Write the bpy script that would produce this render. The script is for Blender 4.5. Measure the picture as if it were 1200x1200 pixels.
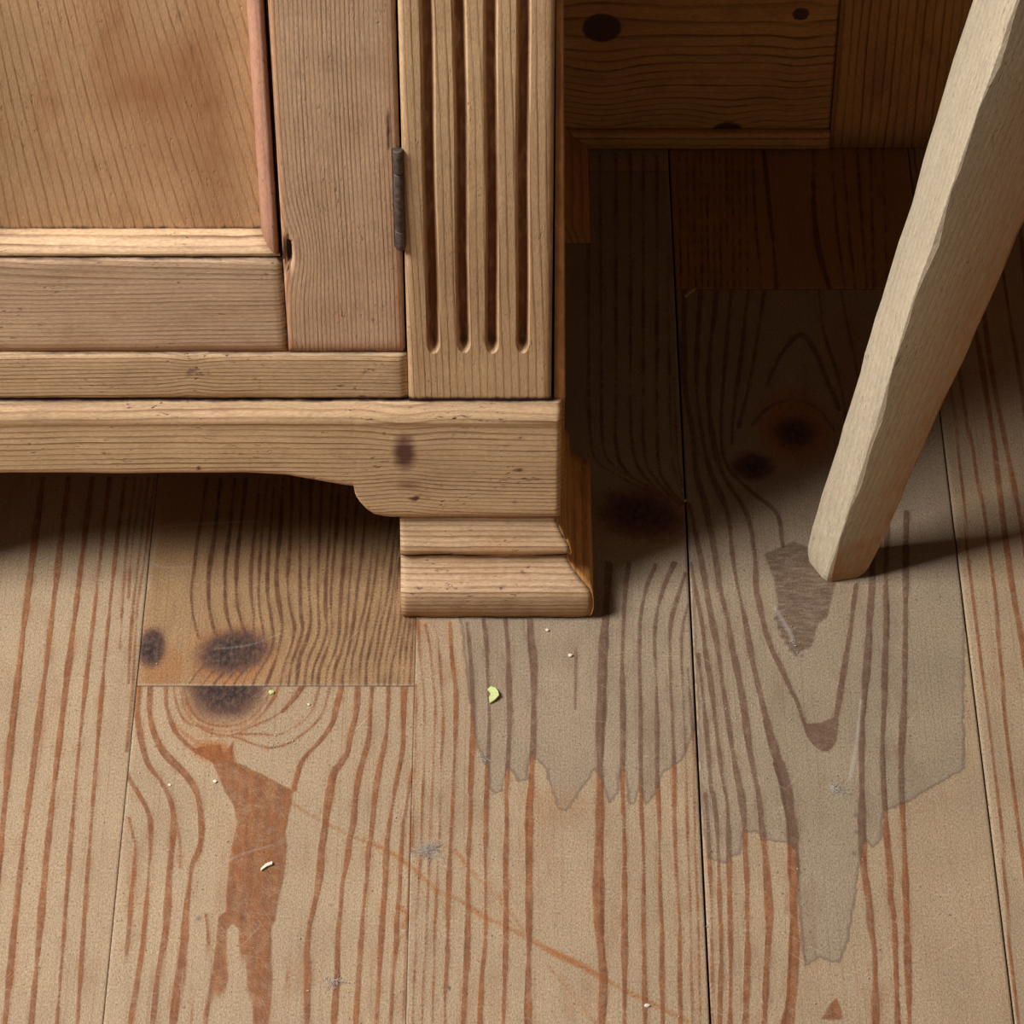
import bpy, bmesh, math, random
import numpy as np
from mathutils import Vector, Matrix

for o in list(bpy.data.objects):
    bpy.data.objects.remove(o, do_unlink=True)
scene = bpy.context.scene
COL = scene.collection
random.seed(7)
rng = np.random.default_rng(7)

# ------------------------------------------------------------------ camera
F = 4235.0            # focal length in pixels of the 1200 px frame
H = 1.322             # camera height (m), pitch 45 degrees down
C = math.sqrt(0.5)
cam_d = bpy.data.cameras.new('camera')
cam = bpy.data.objects.new('camera', cam_d)
COL.objects.link(cam)
cam.location = (0, 0, H)
cam.rotation_euler = (math.radians(45), 0, 0)
cam_d.sensor_width = 36.0
cam_d.lens = F / 1200.0 * 36.0
cam_d.clip_start = 0.05
scene.camera = cam

# ------------------------------------------------------------------ light
scene.view_settings.view_transform = 'Standard'
scene.view_settings.look = 'None'
scene.view_settings.gamma = 1.0
scene.view_settings.use_curve_mapping = False
scene.view_settings.exposure = 0.0
wd = bpy.data.worlds.new('room_light')
scene.world = wd
wd.use_nodes = True
wd.node_tree.nodes['Background'].inputs[0].default_value = (1.0, 0.92, 0.82, 1)
wd.node_tree.nodes['Background'].inputs[1].default_value = 0.14


def area_light(name, loc, target, sx, sy, power, col):
    d = bpy.data.lights.new(name, 'AREA')
    d.shape = 'RECTANGLE'
    d.size, d.size_y = sx, sy
    d.energy = power
    d.color = col
    o = bpy.data.objects.new(name, d)
    COL.objects.link(o)
    o.location = loc
    o.rotation_euler = (Vector(target) - Vector(loc)).to_track_quat('-Z', 'Y').to_euler()
    return o


area_light('window_light', (-1.38, 0.83, 1.70), (0, 1.25, 0.0), 0.76, 0.78, 84, (0.955, 0.995, 1.07))

# ------------------------------------------------------------------ helpers


def P2F(px, py):
    """photograph pixel -> point on the floor (metres)"""
    v = 600.0 - py
    t = H / (C * (F - v))
    return (t * (px - 600.0), H * (F + v) / (F - v))


def lin(r, g, b):
    def f(c):
        c /= 255.0
        return c / 12.92 if c <= 0.04045 else ((c + 0.055) / 1.055) ** 2.4
    return (f(r), f(g), f(b), 1.0)


def sstep(a, b, x):
    t = np.clip((x - a) / (b - a), 0, 1)
    return t * t * (3 - 2 * t)


def link(o, parent=None):
    COL.objects.link(o)
    if parent is not None:
        o.parent = parent
        o.matrix_parent_inverse = parent.matrix_world.inverted()
    return o


def empty(name, loc, label, cat, group=None):
    o = bpy.data.objects.new(name, None)
    o.location = loc
    o.empty_display_size = 0.02
    COL.objects.link(o)
    bpy.context.view_layer.update()
    o['label'] = label
    o['category'] = cat
    if group:
        o['group'] = group
    return o


def set_attr(me, name, arr):
    arr = np.asarray(arr, dtype=np.float32)
    if arr.ndim == 2:
        a = me.attributes.new(name, 'FLOAT_VECTOR', 'POINT')
        a.data.foreach_set('vector', arr.ravel())
    else:
        a = me.attributes.new(name, 'FLOAT', 'POINT')
        a.data.foreach_set('value', arr)


def make_mesh(name, V, faces, mat, parent=None, smooth=True):
    me = bpy.data.meshes.new(name)
    me.from_pydata([tuple(v) for v in V], [], faces)
    me.update()
    if smooth:
        me.polygons.foreach_set('use_smooth', [True] * len(me.polygons))
    if mat:
        me.materials.append(mat)
    o = bpy.data.objects.new(name, me)
    link(o, parent)
    return o


def coords(me):
    a = np.empty(len(me.vertices) * 3, dtype=np.float32)
    me.vertices.foreach_get('co', a)
    return a.reshape(-1, 3).astype(np.float64)


def grain(o, along, across, spacing, seed=0.0, ringf=None, **attrs):
    """grain coordinates (along, across, depth) and ring count per vertex"""
    me = o.data
    co = coords(me)
    ax = {'x': 0, 'y': 1, 'z': 2}
    rest = [k for k in 'xyz' if k not in (along, across)][0]
    L, A, D = co[:, ax[along]], co[:, ax[across]], co[:, ax[rest]]
    set_attr(me, 'gco', np.stack([L + seed * 1.7, A + seed * 0.31, D + seed], 1))
    r = (A + 0.35 * D) / spacing if ringf is None else ringf(co)
    set_attr(me, 'ring', r + seed * 0.37)
    for k, fn in attrs.items():
        set_attr(me, k, fn(co))


# ------------------------------------------------------------------ materials
class G:
    """tiny node-graph writer"""

    def __init__(self, name):
        self.m = bpy.data.materials.new(name)
        self.m.use_nodes = True
        self.nt = self.m.node_tree
        self.b = self.nt.nodes['Principled BSDF']

    def put(self, sock, v):
        if isinstance(v, bpy.types.NodeSocket):
            self.nt.links.new(v, sock)
        else:
            sock.default_value = v

    def attr(self, n, vec=False):
        k = self.nt.nodes.new('ShaderNodeAttribute')
        k.attribute_name = n
        return k.outputs['Vector' if vec else 'Fac']

    def math(self, op, a, b=0.0, c=0.0, clamp=False):
        k = self.nt.nodes.new('ShaderNodeMath')
        k.operation = op
        k.use_clamp = clamp
        for s, v in zip(k.inputs, (a, b, c)):
            self.put(s, v)
        return k.outputs[0]

    def scale(self, v, s):
        k = self.nt.nodes.new('ShaderNodeVectorMath')
        k.operation = 'MULTIPLY'
        self.put(k.inputs[0], v)
        k.inputs[1].default_value = s
        return k.outputs[0]

    def rot(self, v, ang):
        k = self.nt.nodes.new('ShaderNodeVectorRotate')
        k.rotation_type = 'Z_AXIS'
        self.put(k.inputs[0], v)
        k.inputs['Angle'].default_value = ang
        return k.outputs[0]

    def noise(self, v, detail=2.0, rough=0.5, dist=0.0):
        k = self.nt.nodes.new('ShaderNodeTexNoise')
        self.put(k.inputs['Vector'], v)
        k.inputs['Scale'].default_value = 1.0
        k.inputs['Detail'].default_value = detail
        k.inputs['Roughness'].default_value = rough
        k.inputs['Distortion'].default_value = dist
        return k.outputs[0]

    def ss(self, x, a, b, lo=0.0, hi=1.0):
        k = self.nt.nodes.new('ShaderNodeMapRange')
        k.interpolation_type = 'SMOOTHSTEP'
        self.put(k.inputs[0], x)
        for i, v in enumerate((a, b, lo, hi)):
            k.inputs[i + 1].default_value = v
        return k.outputs[0]

    def mix(self, f, a, b, mode='MIX'):
        k = self.nt.nodes.new('ShaderNodeMix')
        k.data_type = 'RGBA'
        k.blend_type = mode
        self.put(k.inputs['Factor'], f)
        self.put(k.inputs[6], a)
        self.put(k.inputs[7], b)
        return k.outputs[2]

    def val(self, c, f):
        """multiply a colour by a scalar"""
        k = self.nt.nodes.new('ShaderNodeVectorMath')
        k.operation = 'SCALE'
        self.put(k.inputs[0], c if isinstance(c, bpy.types.NodeSocket) else c[:3])
        self.put(k.inputs['Scale'], f)
        return k.outputs[0]

    def finish(self, col, rough, height=None, dist=0.0005, strength=0.5, spec=0.3):
        self.put(self.b.inputs['Base Color'], col)
        self.put(self.b.inputs['Roughness'], rough)
        self.b.inputs['Specular IOR Level'].default_value = spec
        if height is not None:
            k = self.nt.nodes.new('ShaderNodeBump')
            k.inputs['Strength'].default_value = strength
            k.inputs['Distance'].default_value = dist
            self.put(k.inputs['Height'], height)
            self.put(self.b.inputs['Normal'], k.outputs[0])
        return self.m


def wood(name, base, late, stain=(150, 84, 40), warp=0.5, lw=0.75, blotch=0.35, specks=0.5,
         soft=0.35, dirtc=(48, 26, 18), rough=0.62, fibre=0.16):
    g = G(name)
    gc = g.attr('gco', True)
    n1 = g.noise(g.scale(gc, (7, 60, 30)), 3)
    n2 = g.noise(g.scale(gc, (45, 260, 60)), 2)
    ring = g.math('ADD', g.attr('ring'), g.math('MULTIPLY', g.math('SUBTRACT', n1, 0.5), warp * 2))
    ring = g.math('ADD', ring, g.math('MULTIPLY', g.math('SUBTRACT', n2, 0.5), 0.25))
    f = g.math('FRACT', ring)
    L = g.math('MULTIPLY', g.ss(f, soft, 0.88), g.ss(f, 0.90, 1.0, 1.0, 0.0))
    strong = g.ss(g.noise(g.scale(gc, (9, 330, 40)), 1), 0.3, 0.75, 0.45, 1.15)
    L = g.math('MULTIPLY', L, g.math('MULTIPLY', strong, lw), clamp=True)
    col = g.mix(L, lin(*base), lin(*late))
    # blotches of left-over stain
    bl = g.ss(g.noise(g.scale(gc, (22, 48, 30)), 4, 0.6), 0.48, 0.75)
    col = g.mix(g.math('MULTIPLY', bl, blotch), col, lin(*stain))
    # fibres and pores
    fb = g.noise(g.scale(gc, (130, 3200, 900)), 3, 0.65)
    col = g.val(col, g.ss(fb, 0.25, 0.8, 1.0 - fibre, 1.0 + fibre))
    pr = g.noise(g.scale(gc, (420, 1900, 900)), 3, 0.7)
    col = g.val(col, g.ss(pr, 0.25, 0.75, 0.80, 1.16))
    col = g.mix(g.ss(g.noise(g.scale(gc, (60, 130, 60)), 4, 0.7), 0.5, 0.8, 0.0, 0.3), col, lin(*late))
    big = g.noise(g.scale(gc, (10, 30, 20)), 2)
    col = g.val(col, g.ss(big, 0.2, 0.8, 0.9, 1.09))
    # dents and worm flecks
    sp = g.noise(g.scale(gc, (210, 700, 300)), 2, 0.6)
    spm = g.math('MULTIPLY', g.ss(sp, 0.63, 0.71), g.ss(g.noise(g.scale(gc, (35, 40, 30)), 2), 0.42, 0.66))
    col = g.mix(g.math('MULTIPLY', spm, specks), col, lin(84, 48, 30))
    # old varnish, dirt and knots carried by the piece, and the leg's painted shade
    dn = g.noise(g.scale(gc, (90, 330, 200)), 3, 0.6)
    st = g.math('MULTIPLY', g.attr('stain'), g.ss(dn, 0.2, 0.65, 0.6, 1.0), clamp=True)
    col = g.mix(st, col, lin(*stain))
    d = g.ss(g.math('ADD', g.attr('dirt'), g.math('MULTIPLY', g.math('SUBTRACT', dn, 0.5), 0.6)), 0.18, 0.62)
    col = g.mix(d, col, lin(*dirtc))
    k = g.ss(g.math('ADD', g.attr('knot'), g.math('MULTIPLY', g.math('SUBTRACT', dn, 0.5), 0.5)), 0.3, 0.9)
    col = g.mix(k, col, lin(92, 58, 44))
    h = g.math('ADD', g.math('MULTIPLY', L, 0.5), g.math('MULTIPLY', fb, 0.5))
    h = g.math('SUBTRACT', h, g.math('MULTIPLY', spm, 1.2))
    return g.finish(col, rough, h, 0.0004, 0.55)


def floor_wood(name, clean, late, grey=(145, 124, 98), lategrey=(98, 67, 48)):
    g = G(name)
    gc = g.attr('gco', True)
    nA = g.noise(g.scale(gc, (130, 700, 1)), 3, 0.65)
    nF = g.noise(g.scale(gc, (700, 1500, 1)), 3, 0.7)
    nB = g.noise(g.scale(gc, (160, 160, 1)), 4, 0.65)
    nS = g.noise(g.scale(gc, (16, 24, 1)), 3, 0.55)
    lw = g.attr('lw')
    lwS = g.ss(g.math('ADD', lw, g.math('MULTIPLY', g.math('SUBTRACT', nA, 0.5), 0.36)), 0.24, 0.70)
    wear = g.math('MULTIPLY', g.ss(nF, 0.3, 0.62, 0.78, 1.0), g.ss(nB, 0.3, 0.62, 0.66, 1.0))
    for ang in (0.5, -0.9, 1.3):
        r = g.rot(gc, ang)
        sc = g.ss(g.noise(g.scale(r, (60, 1700, 1)), 2, 0.5), 0.56, 0.72)
        wear = g.math('MULTIPLY', wear, g.math('SUBTRACT', 1.0, g.math('MULTIPLY', sc, 0.34)))
    lwS = g.math('MULTIPLY', lwS, wear)
    gr = g.math('ADD', g.attr('grey'), g.math('MULTIPLY', g.math('SUBTRACT', g.math('MULTIPLY', g.math('ADD', nB, nA), 0.5), 0.5), 0.5))
    grS = g.ss(gr, 0.44, 0.58)
    rim = g.math('MULTIPLY', g.ss(gr, 0.44, 0.5), g.ss(gr, 0.52, 0.64, 1.0, 0.0))
    early = g.mix(grS, lin(*clean), lin(*grey))
    early = g.mix(g.math('MULTIPLY', rim, g.ss(nF, 0.35, 0.65, 0.3, 0.8)), early, lin(96, 76, 62))
    nP = g.noise(g.scale(gc, (45, 300, 1)), 3, 0.6)
    late2 = g.mix(g.ss(nP, 0.35, 0.68), lin(*late), lin(late[0] + 24, late[1] + 15, late[2] + 6))
    lateC = g.mix(grS, late2, lin(*lategrey))
    # faint fine ring lines between the wide ones
    ff = g.noise(g.scale(gc, (6, 1300, 1)), 2, 0.6)
    early = g.mix(g.ss(ff, 0.5, 0.8, 0.0, 0.36), early, lateC)
    wsh = g.math('MULTIPLY', g.attr('wash'), g.ss(g.noise(g.scale(gc, (60, 230, 1)), 3, 0.6), 0.42, 0.7))
    early = g.mix(g.math('MULTIPLY', wsh, 0.8), early, lateC)
    og = g.ss(g.math('ADD', g.attr('orange'), g.math('MULTIPLY', g.math('SUBTRACT', nA, 0.5), 0.5)), 0.12, 0.8)
    early = g.mix(g.math('MULTIPLY', og, 0.85), early, lin(146, 88, 42))
    col = g.mix(lwS, early, lateC)
    co_ = g.ss(g.math('ADD', g.attr('core'), g.math('MULTIPLY', g.math('SUBTRACT', nA, 0.5), 0.8)), 0.3, 0.8)
    col = g.mix(g.math('MULTIPLY', co_, 0.6), col, g.val(lateC, 0.62))
    sc_ = g.ss(g.math('ADD', g.attr('scar'), g.math('MULTIPLY', g.math('SUBTRACT', nA, 0.5), 0.5)), 0.2, 0.8)
    col = g.mix(g.math('MULTIPLY', sc_, g.ss(g.noise(g.scale(gc, (520, 130, 1)), 3, 0.65), 0.3, 0.65, 0.45, 0.9)), col, lin(92, 68, 50))
    kn = g.ss(g.math('ADD', g.attr('knot'), g.math('MULTIPLY', g.math('SUBTRACT', nB, 0.5), 0.4)), 0.22, 0.6)
    kcol = g.mix(g.ss(g.noise(g.scale(gc, (240, 420, 1)), 3, 0.7), 0.38, 0.72), lin(46, 33, 28), lin(94, 70, 55))
    kcol = g.mix(g.ss(g.math('ADD', g.attr('knot'), g.math('MULTIPLY', g.math('SUBTRACT', nA, 0.5), 0.5)), 0.35, 0.85, 0.75, 0.0), kcol, lin(106, 72, 54))
    col = g.mix(kn, col, kcol)
    # grime speckle, flecks, scratches
    nG = g.noise(g.scale(gc, (900, 3400, 1)), 2, 0.7)
    col = g.val(col, g.ss(nF, 0.3, 0.7, 0.68, 1.26))
    col = g.val(col, g.ss(nG, 0.28, 0.72, 0.80, 1.17))
    col = g.val(col, g.ss(nS, 0.2, 0.8, 0.88, 1.1))
    col = g.mix(g.ss(g.noise(g.scale(gc, (14, 55, 1)), 4, 0.65), 0.5, 0.78, 0.0, 0.35), col, lateC)
    fl = g.math('MULTIPLY', g.ss(g.noise(g.scale(gc, (480, 620, 1)), 2, 0.6), 0.64, 0.72), g.ss(nS, 0.35, 0.6, 0.25, 0.8))
    col = g.mix(fl, col, lin(70, 50, 38))
    for i, (ang, amt) in enumerate(((0.9, 0.55), (-0.6, 0.5), (1.5, 0.4), (2.3, 0.45))):
        r = g.rot(gc, ang)
        s = g.noise(g.scale(r, (30, 2300 + 211 * i, 1)), 1, 0.4)
        cl = g.noise(g.scale(r, (38, 55, 1)), 2)
        sm = g.math('MULTIPLY', g.ss(s, 0.71, 0.78), g.ss(cl, 0.5, 0.64))
        col = g.mix(g.math('MULTIPLY', sm, amt), col, lin(206, 178, 140))
    col = g.mix(g.attr('pale'), col, lin(196, 186, 172))
    dk = g.math('MULTIPLY', g.ss(g.math('ADD', g.attr('dark'), g.math('MULTIPLY', g.math('SUBTRACT', nF, 0.5), 0.9)), 0.15, 1.0), 0.8)
    col = g.mix(dk, col, lin(58, 44, 38))
    h = g.math('ADD', g.math('MULTIPLY', lwS, 0.7), g.math('MULTIPLY', nF, 0.5))
    return g.finish(col, g.ss(nB, 0.2, 0.8, 0.5, 0.66), h, 0.0004, 0.5, 0.35)


def plain(name, c, rough=0.6, var=0.25, sc=900.0, metal=0.0):
    g = G(name)
    tc = g.nt.nodes.new('ShaderNodeTexCoord').outputs['Object']
    n = g.noise(g.scale(tc, (sc, sc, sc)), 3, 0.6)
    col = g.val(lin(*c), g.ss(n, 0.25, 0.75, 1 - var, 1 + var))
    g.b.inputs['Metallic'].default_value = metal
    return g.finish(col, rough, n, 0.0003, 0.4)


M_STILE = wood('pine_stile', (203, 162, 125), (126, 88, 58), warp=0.35, lw=0.72, blotch=0.16, specks=0.35)
M_RAIL = wood('pine_rail', (200, 162, 125), (124, 86, 60), warp=0.55, lw=0.6, blotch=0.2, specks=0.7)
M_PANEL = wood('pine_panel', (201, 157, 112), (136, 88, 50), stain=(166, 108, 66), warp=0.35, lw=0.6, blotch=0.55, specks=0.3, soft=0.62)
M_PIL = wood('pine_pilaster', (205, 165, 121), (142, 100, 62), stain=(108, 58, 24), warp=0.35, lw=0.75, blotch=0.12, specks=0.35, soft=0.55)
M_APRON = wood('pine_apron', (205, 166, 123), (122, 84, 54), stain=(150, 100, 48), warp=0.5, lw=0.85, blotch=0.14, specks=0.9, soft=0.5)
M_FOOT = wood('pine_foot', (185, 148, 110), (120, 82, 52), stain=(158, 104, 46), warp=0.5, lw=0.75, blotch=0.25, specks=0.7)
M_MOULD = wood('pine_moulding', (180, 131, 102), (136, 84, 62), stain=(150, 90, 66), warp=0.4, lw=0.3, blotch=0.5, specks=1.0)
M_BACK = wood('aged_pine', (207, 147, 81), (112, 66, 30), stain=(120, 70, 30), warp=0.4, lw=0.8, blotch=0.3, specks=0.3, soft=0.6)
M_SIDE = wood('brown_pine', (192, 132, 70), (126, 76, 34), stain=(110, 60, 24), warp=0.5, lw=0.6, blotch=0.5, specks=0.4)
M_LEG = wood('pale_ash', (184, 164, 134), (158, 132, 98), stain=(156, 104, 55), warp=0.4, lw=0.35, blotch=0.06, specks=0.6, rough=0.7, fibre=0.2)  # stain colour here also paints the shade of the leg's right face
M_IRON = plain('old_iron', (88, 72, 64), 0.55, 0.45, 420, 0.4)
M_SUB = plain('dark_subfloor', (22, 16, 12), 0.9)

FL_LOW = floor_wood('floor_pine_scrubbed', (159, 133, 101), (112, 62, 30))
FL_UP = floor_wood('floor_pine_brown', (150, 115, 78), (78, 45, 27))
FL_DARK = floor_wood('floor_pine_stained', (158, 112, 66), (84, 46, 24), grey=(140, 112, 84), lategrey=(88, 58, 40))

# ------------------------------------------------------------------ floor: traced year rings
# polylines in photograph pixels, each with its width in pixels
LL = [  # board lower left
    ([(151, 958), (156, 982), (158, 990), (157, 1016), (153.5, 1051), (151, 1086), (148, 1120)], 5),
    ([(146, 895), (150, 911), (160.5, 928), (171, 947), (176, 965), (176, 998), (174.5, 1016), (172, 1051), (169, 1086), (166.6, 1112), (161, 1147), (155, 1182), (152, 1205)], 5.5),
    ([(162, 804), (160.5, 834), (164, 860), (169, 884), (176, 900), (188.5, 916), (198, 935), (203, 956), (202.5, 979), (201, 997), (198, 1025), (196, 1060), (194, 1088), (188.5, 1123), (184, 1147), (181.5, 1179), (175, 1205)], 7),
    ([(204, 956), (208.6, 974), (211, 996), (210, 1017)], 3.2),
    ([(176, 804), (175, 834), (180.6, 860), (190, 879), (204, 895), (218, 909), (229, 926), (234, 947), (236, 974), (233, 996), (225, 1013), (221, 1042), (217, 1074), (215, 1104), (210, 1139), (206, 1165), (202, 1205)], 7.5),
    ([(194, 804), (194.6, 825), (201, 848), (209.5, 863), (227, 879), (248, 891), (262, 899)], 6.5),
    ([(213, 1130), (216, 1150), (210, 1152), (211, 1132)], 1.5),
    ([(215, 1145), (221, 1172), (227, 1200)], 3),
    ([(241, 1072), (243, 1092), (244, 1112)], 2),
    ([(335, 1140), (338, 1170), (342, 1182)], 2),
    ([(400, 804), (395, 825), (389, 848), (374, 869), (356, 888), (349, 905), (344, 925)], 7),
    ([(419, 804), (417.5, 834), (411, 860), (407, 881), (400, 893), (391, 905.5), (386, 930), (382.5, 953), (380, 974), (376, 999), (375.5, 1016), (372, 1042.5), (367.6, 1063.5), (363, 1081), (360, 1104), (359, 1126.5), (360.6, 1147.5), (360, 1174), (360, 1205)], 8),
    ([(436, 804), (434, 834), (433, 855), (430, 874), (425, 891), (419, 916), (416, 939), (414, 965), (410, 981), (408, 999), (405, 1016), (401, 1035.5), (399, 1063.5), (395.6, 1095), (395, 1121), (395, 1144), (392, 1182), (392, 1205)], 6.5),
    ([(455, 804), (454, 842.5), (451, 869), (445.5, 895), (440, 926.5), (437, 956), (434, 982.5), (431.5, 997), (430, 1025), (426, 1060), (423.6, 1095), (421, 1121), (420, 1147.5), (417.5, 1182.5), (417, 1205)], 6),
    ([(474, 804), (472.6, 834), (472.6, 869), (470, 888), (465, 912.5), (459.5, 944), (455, 974), (452.7, 999), (451, 1034), (448, 1077.5), (445.5, 1121), (443, 1156), (441, 1205)], 6),
    ([(484, 900), (481, 912.5), (477, 939), (472.6, 965), (470, 1000), (468, 1042.5), (465, 1077.5), (464, 1112.5), (459.5, 1156), (458, 1205)], 5),
    ([(482, 950), (480.5, 999), (479.6, 1042.5), (477, 1077.5), (475, 1112.5), (473.5, 1165), (472, 1205)], 4),
    ([(202.5, 804), (208, 830), (218, 846), (232, 851), (248, 859), (272.5, 861), (295, 851), (318, 841), (335, 828), (345, 808)], 2.6),
    ([(210, 804), (215, 828.5), (225, 844), (241, 853), (264, 857), (290, 851), (307.5, 835.5), (322, 815), (326, 804)], 2.6),
    ([(215, 806), (221, 828), (236, 845), (262, 851), (286, 846), (305, 830), (318, 806)], 2.2),
    ([(245, 863), (272, 863), (299, 872), (316, 876), (335, 872), (347.5, 865), (365, 851), (377, 837), (384, 816), (386, 804)], 2.6),
    ([(281, 860), (307, 860), (325, 861), (342, 853), (356, 844), (367, 828.5), (374, 804)], 3.4),
    ([(330, 834), (345, 818), (354, 804)], 7),
]
LL_PATCH = [
    [(246, 889), (255, 909), (264, 930), (273, 944), (277, 965), (271, 990), (267, 1016), (264, 1048), (264, 1067), (255, 1074), (253, 1095), (251, 1121), (247, 1144), (240, 1165), (236, 1205), (243, 1205), (247, 1175), (252, 1160), (261, 1152), (266, 1158), (268, 1145), (265, 1115), (266, 1090), (272, 1083), (279, 1088), (279, 1102), (283, 1125), (286, 1130), (290, 1156), (295, 1182), (297, 1205), (315, 1205), (319, 1165), (320, 1130), (318, 1088), (323, 1077), (327, 1051), (334, 1025), (337, 990), (335, 974), (340, 951), (344, 926), (332, 920), (310, 908), (285, 896), (262, 885)],
    [(225, 877), (245, 873), (258, 872), (262, 882), (270, 872), (275, 866), (273, 880), (276, 892), (262, 892), (245, 887)],
]
MID = [
    ([(486, 803), (486.6, 834), (486, 869), (484, 912.5), (484, 947.5), (482, 998)], 3.5),
    ([(489, 726), (492, 770), (497, 816), (497, 842.5), (497, 886), (494.5, 939), (493, 991), (491, 1025), (488, 1069), (486.6, 1112.5), (484, 1165), (483, 1205)], 2.6),
    ([(498, 732), (504, 760), (507, 800), (510, 824), (508.5, 869), (506, 921), (504, 965), (502, 1025), (500, 1069), (498, 1112.5), (495, 1165), (494, 1205)], 3),
    ([(508, 732), (514, 760), (517, 804), (519, 840), (517, 890), (516, 930), (514.6, 982.5), (513, 1007.5), (511, 1051), (509, 1095), (507.6, 1147.5), (506, 1205)], 3),
    ([(527, 730), (529, 770), (533, 800), (534, 824), (533, 870), (531, 920), (529, 960), (527, 1002), (525, 1054), (524, 1117), (521.6, 1158), (520.4, 1205)], 5),
    ([(547, 730), (550, 760), (552, 786), (554, 832), (553, 880), (551, 930), (551, 960), (549, 992), (548, 1033), (548, 1075), (547, 1117), (544.6, 1158), (542.3, 1205)], 6),
    ([(566, 726), (570, 760), (571, 796), (573, 840), (572, 880), (570, 920), (569.3, 960), (568.5, 1012), (568.5, 1096), (564, 1148), (562, 1205)], 5),
    ([(592, 726), (595, 760), (596, 800), (597, 840), (595, 890), (593, 930), (593.5, 960), (592.5, 1012), (592.5, 1096), (591.5, 1137), (589, 1205)], 6),
    ([(621, 726), (622, 750), (625, 780), (625, 840), (624, 880), (622, 920), (619.8, 960), (619.6, 1096), (618.5, 1148), (618.5, 1205)], 8),
    ([(672, 790), (675, 760), (674, 830)], 1.2),
    ([(714, 660), (712, 690), (710, 721), (708, 742), (706, 783), (705, 825), (703, 867), (703, 908), (703, 960), (701.6, 1012), (701.6, 1054), (702.7, 1096), (705, 1120), (707, 1148), (705, 1205)], 10.5),
    ([(737, 660), (733, 690), (730, 742), (729, 783), (730, 825), (730, 877), (729, 908), (730, 948), (731, 971), (732, 1023), (732, 1205)], 6),
    ([(768, 662), (757, 690), (750, 730), (749.6, 783), (750.6, 825), (750.6, 887), (751.6, 948), (754, 1000), (754, 1075), (755, 1127), (756, 1205)], 5),
    ([(790, 660), (777, 690), (769, 722), (767, 752), (769, 804), (770, 856), (770, 908), (772.5, 965), (773.5, 1044), (775.6, 1085), (775.6, 1137), (776.7, 1205)], 5),
    ([(803, 672), (794, 700), (787, 725), (785, 752), (786, 804), (788, 846), (790, 908), (790.5, 970), (793, 1033), (796.5, 1085), (796.5, 1137), (797.6, 1205)], 4.6),
    ([(806, 708), (799.6, 737), (798.5, 773), (800.6, 815), (802.7, 867), (804.8, 948), (806, 992), (809, 1065), (810, 1137), (812, 1205)], 2.6),
    ([(806, 783), (810, 835), (813, 887), (814, 948), (814.4, 992), (817, 1054), (819, 1117), (820.5, 1205)], 2.2),
    # beside the foot, towards the shade
    ([(690, 180), (690, 440), (692, 510), (700, 540), (730, 560), (768, 580)], 4),
    ([(703, 180), (705, 440), (707, 520), (722, 548), (760, 570)], 4),
    ([(722, 180), (722, 440), (722, 520), (735, 553), (775, 580)], 4),
    ([(739, 180), (739, 440), (741, 520), (752, 553), (785, 588)], 4),
    ([(754, 180), (754, 440), (755, 530), (768, 560), (797, 592)], 4),
    ([(770, 180), (770, 440), (772, 540), (782, 568), (800, 590)], 4),
    ([(783, 300), (785, 440), (787, 520), (793, 560), (801, 580)], 3),
    ([(790, 440), (794, 530), (800, 570)], 2.5),
]
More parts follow.
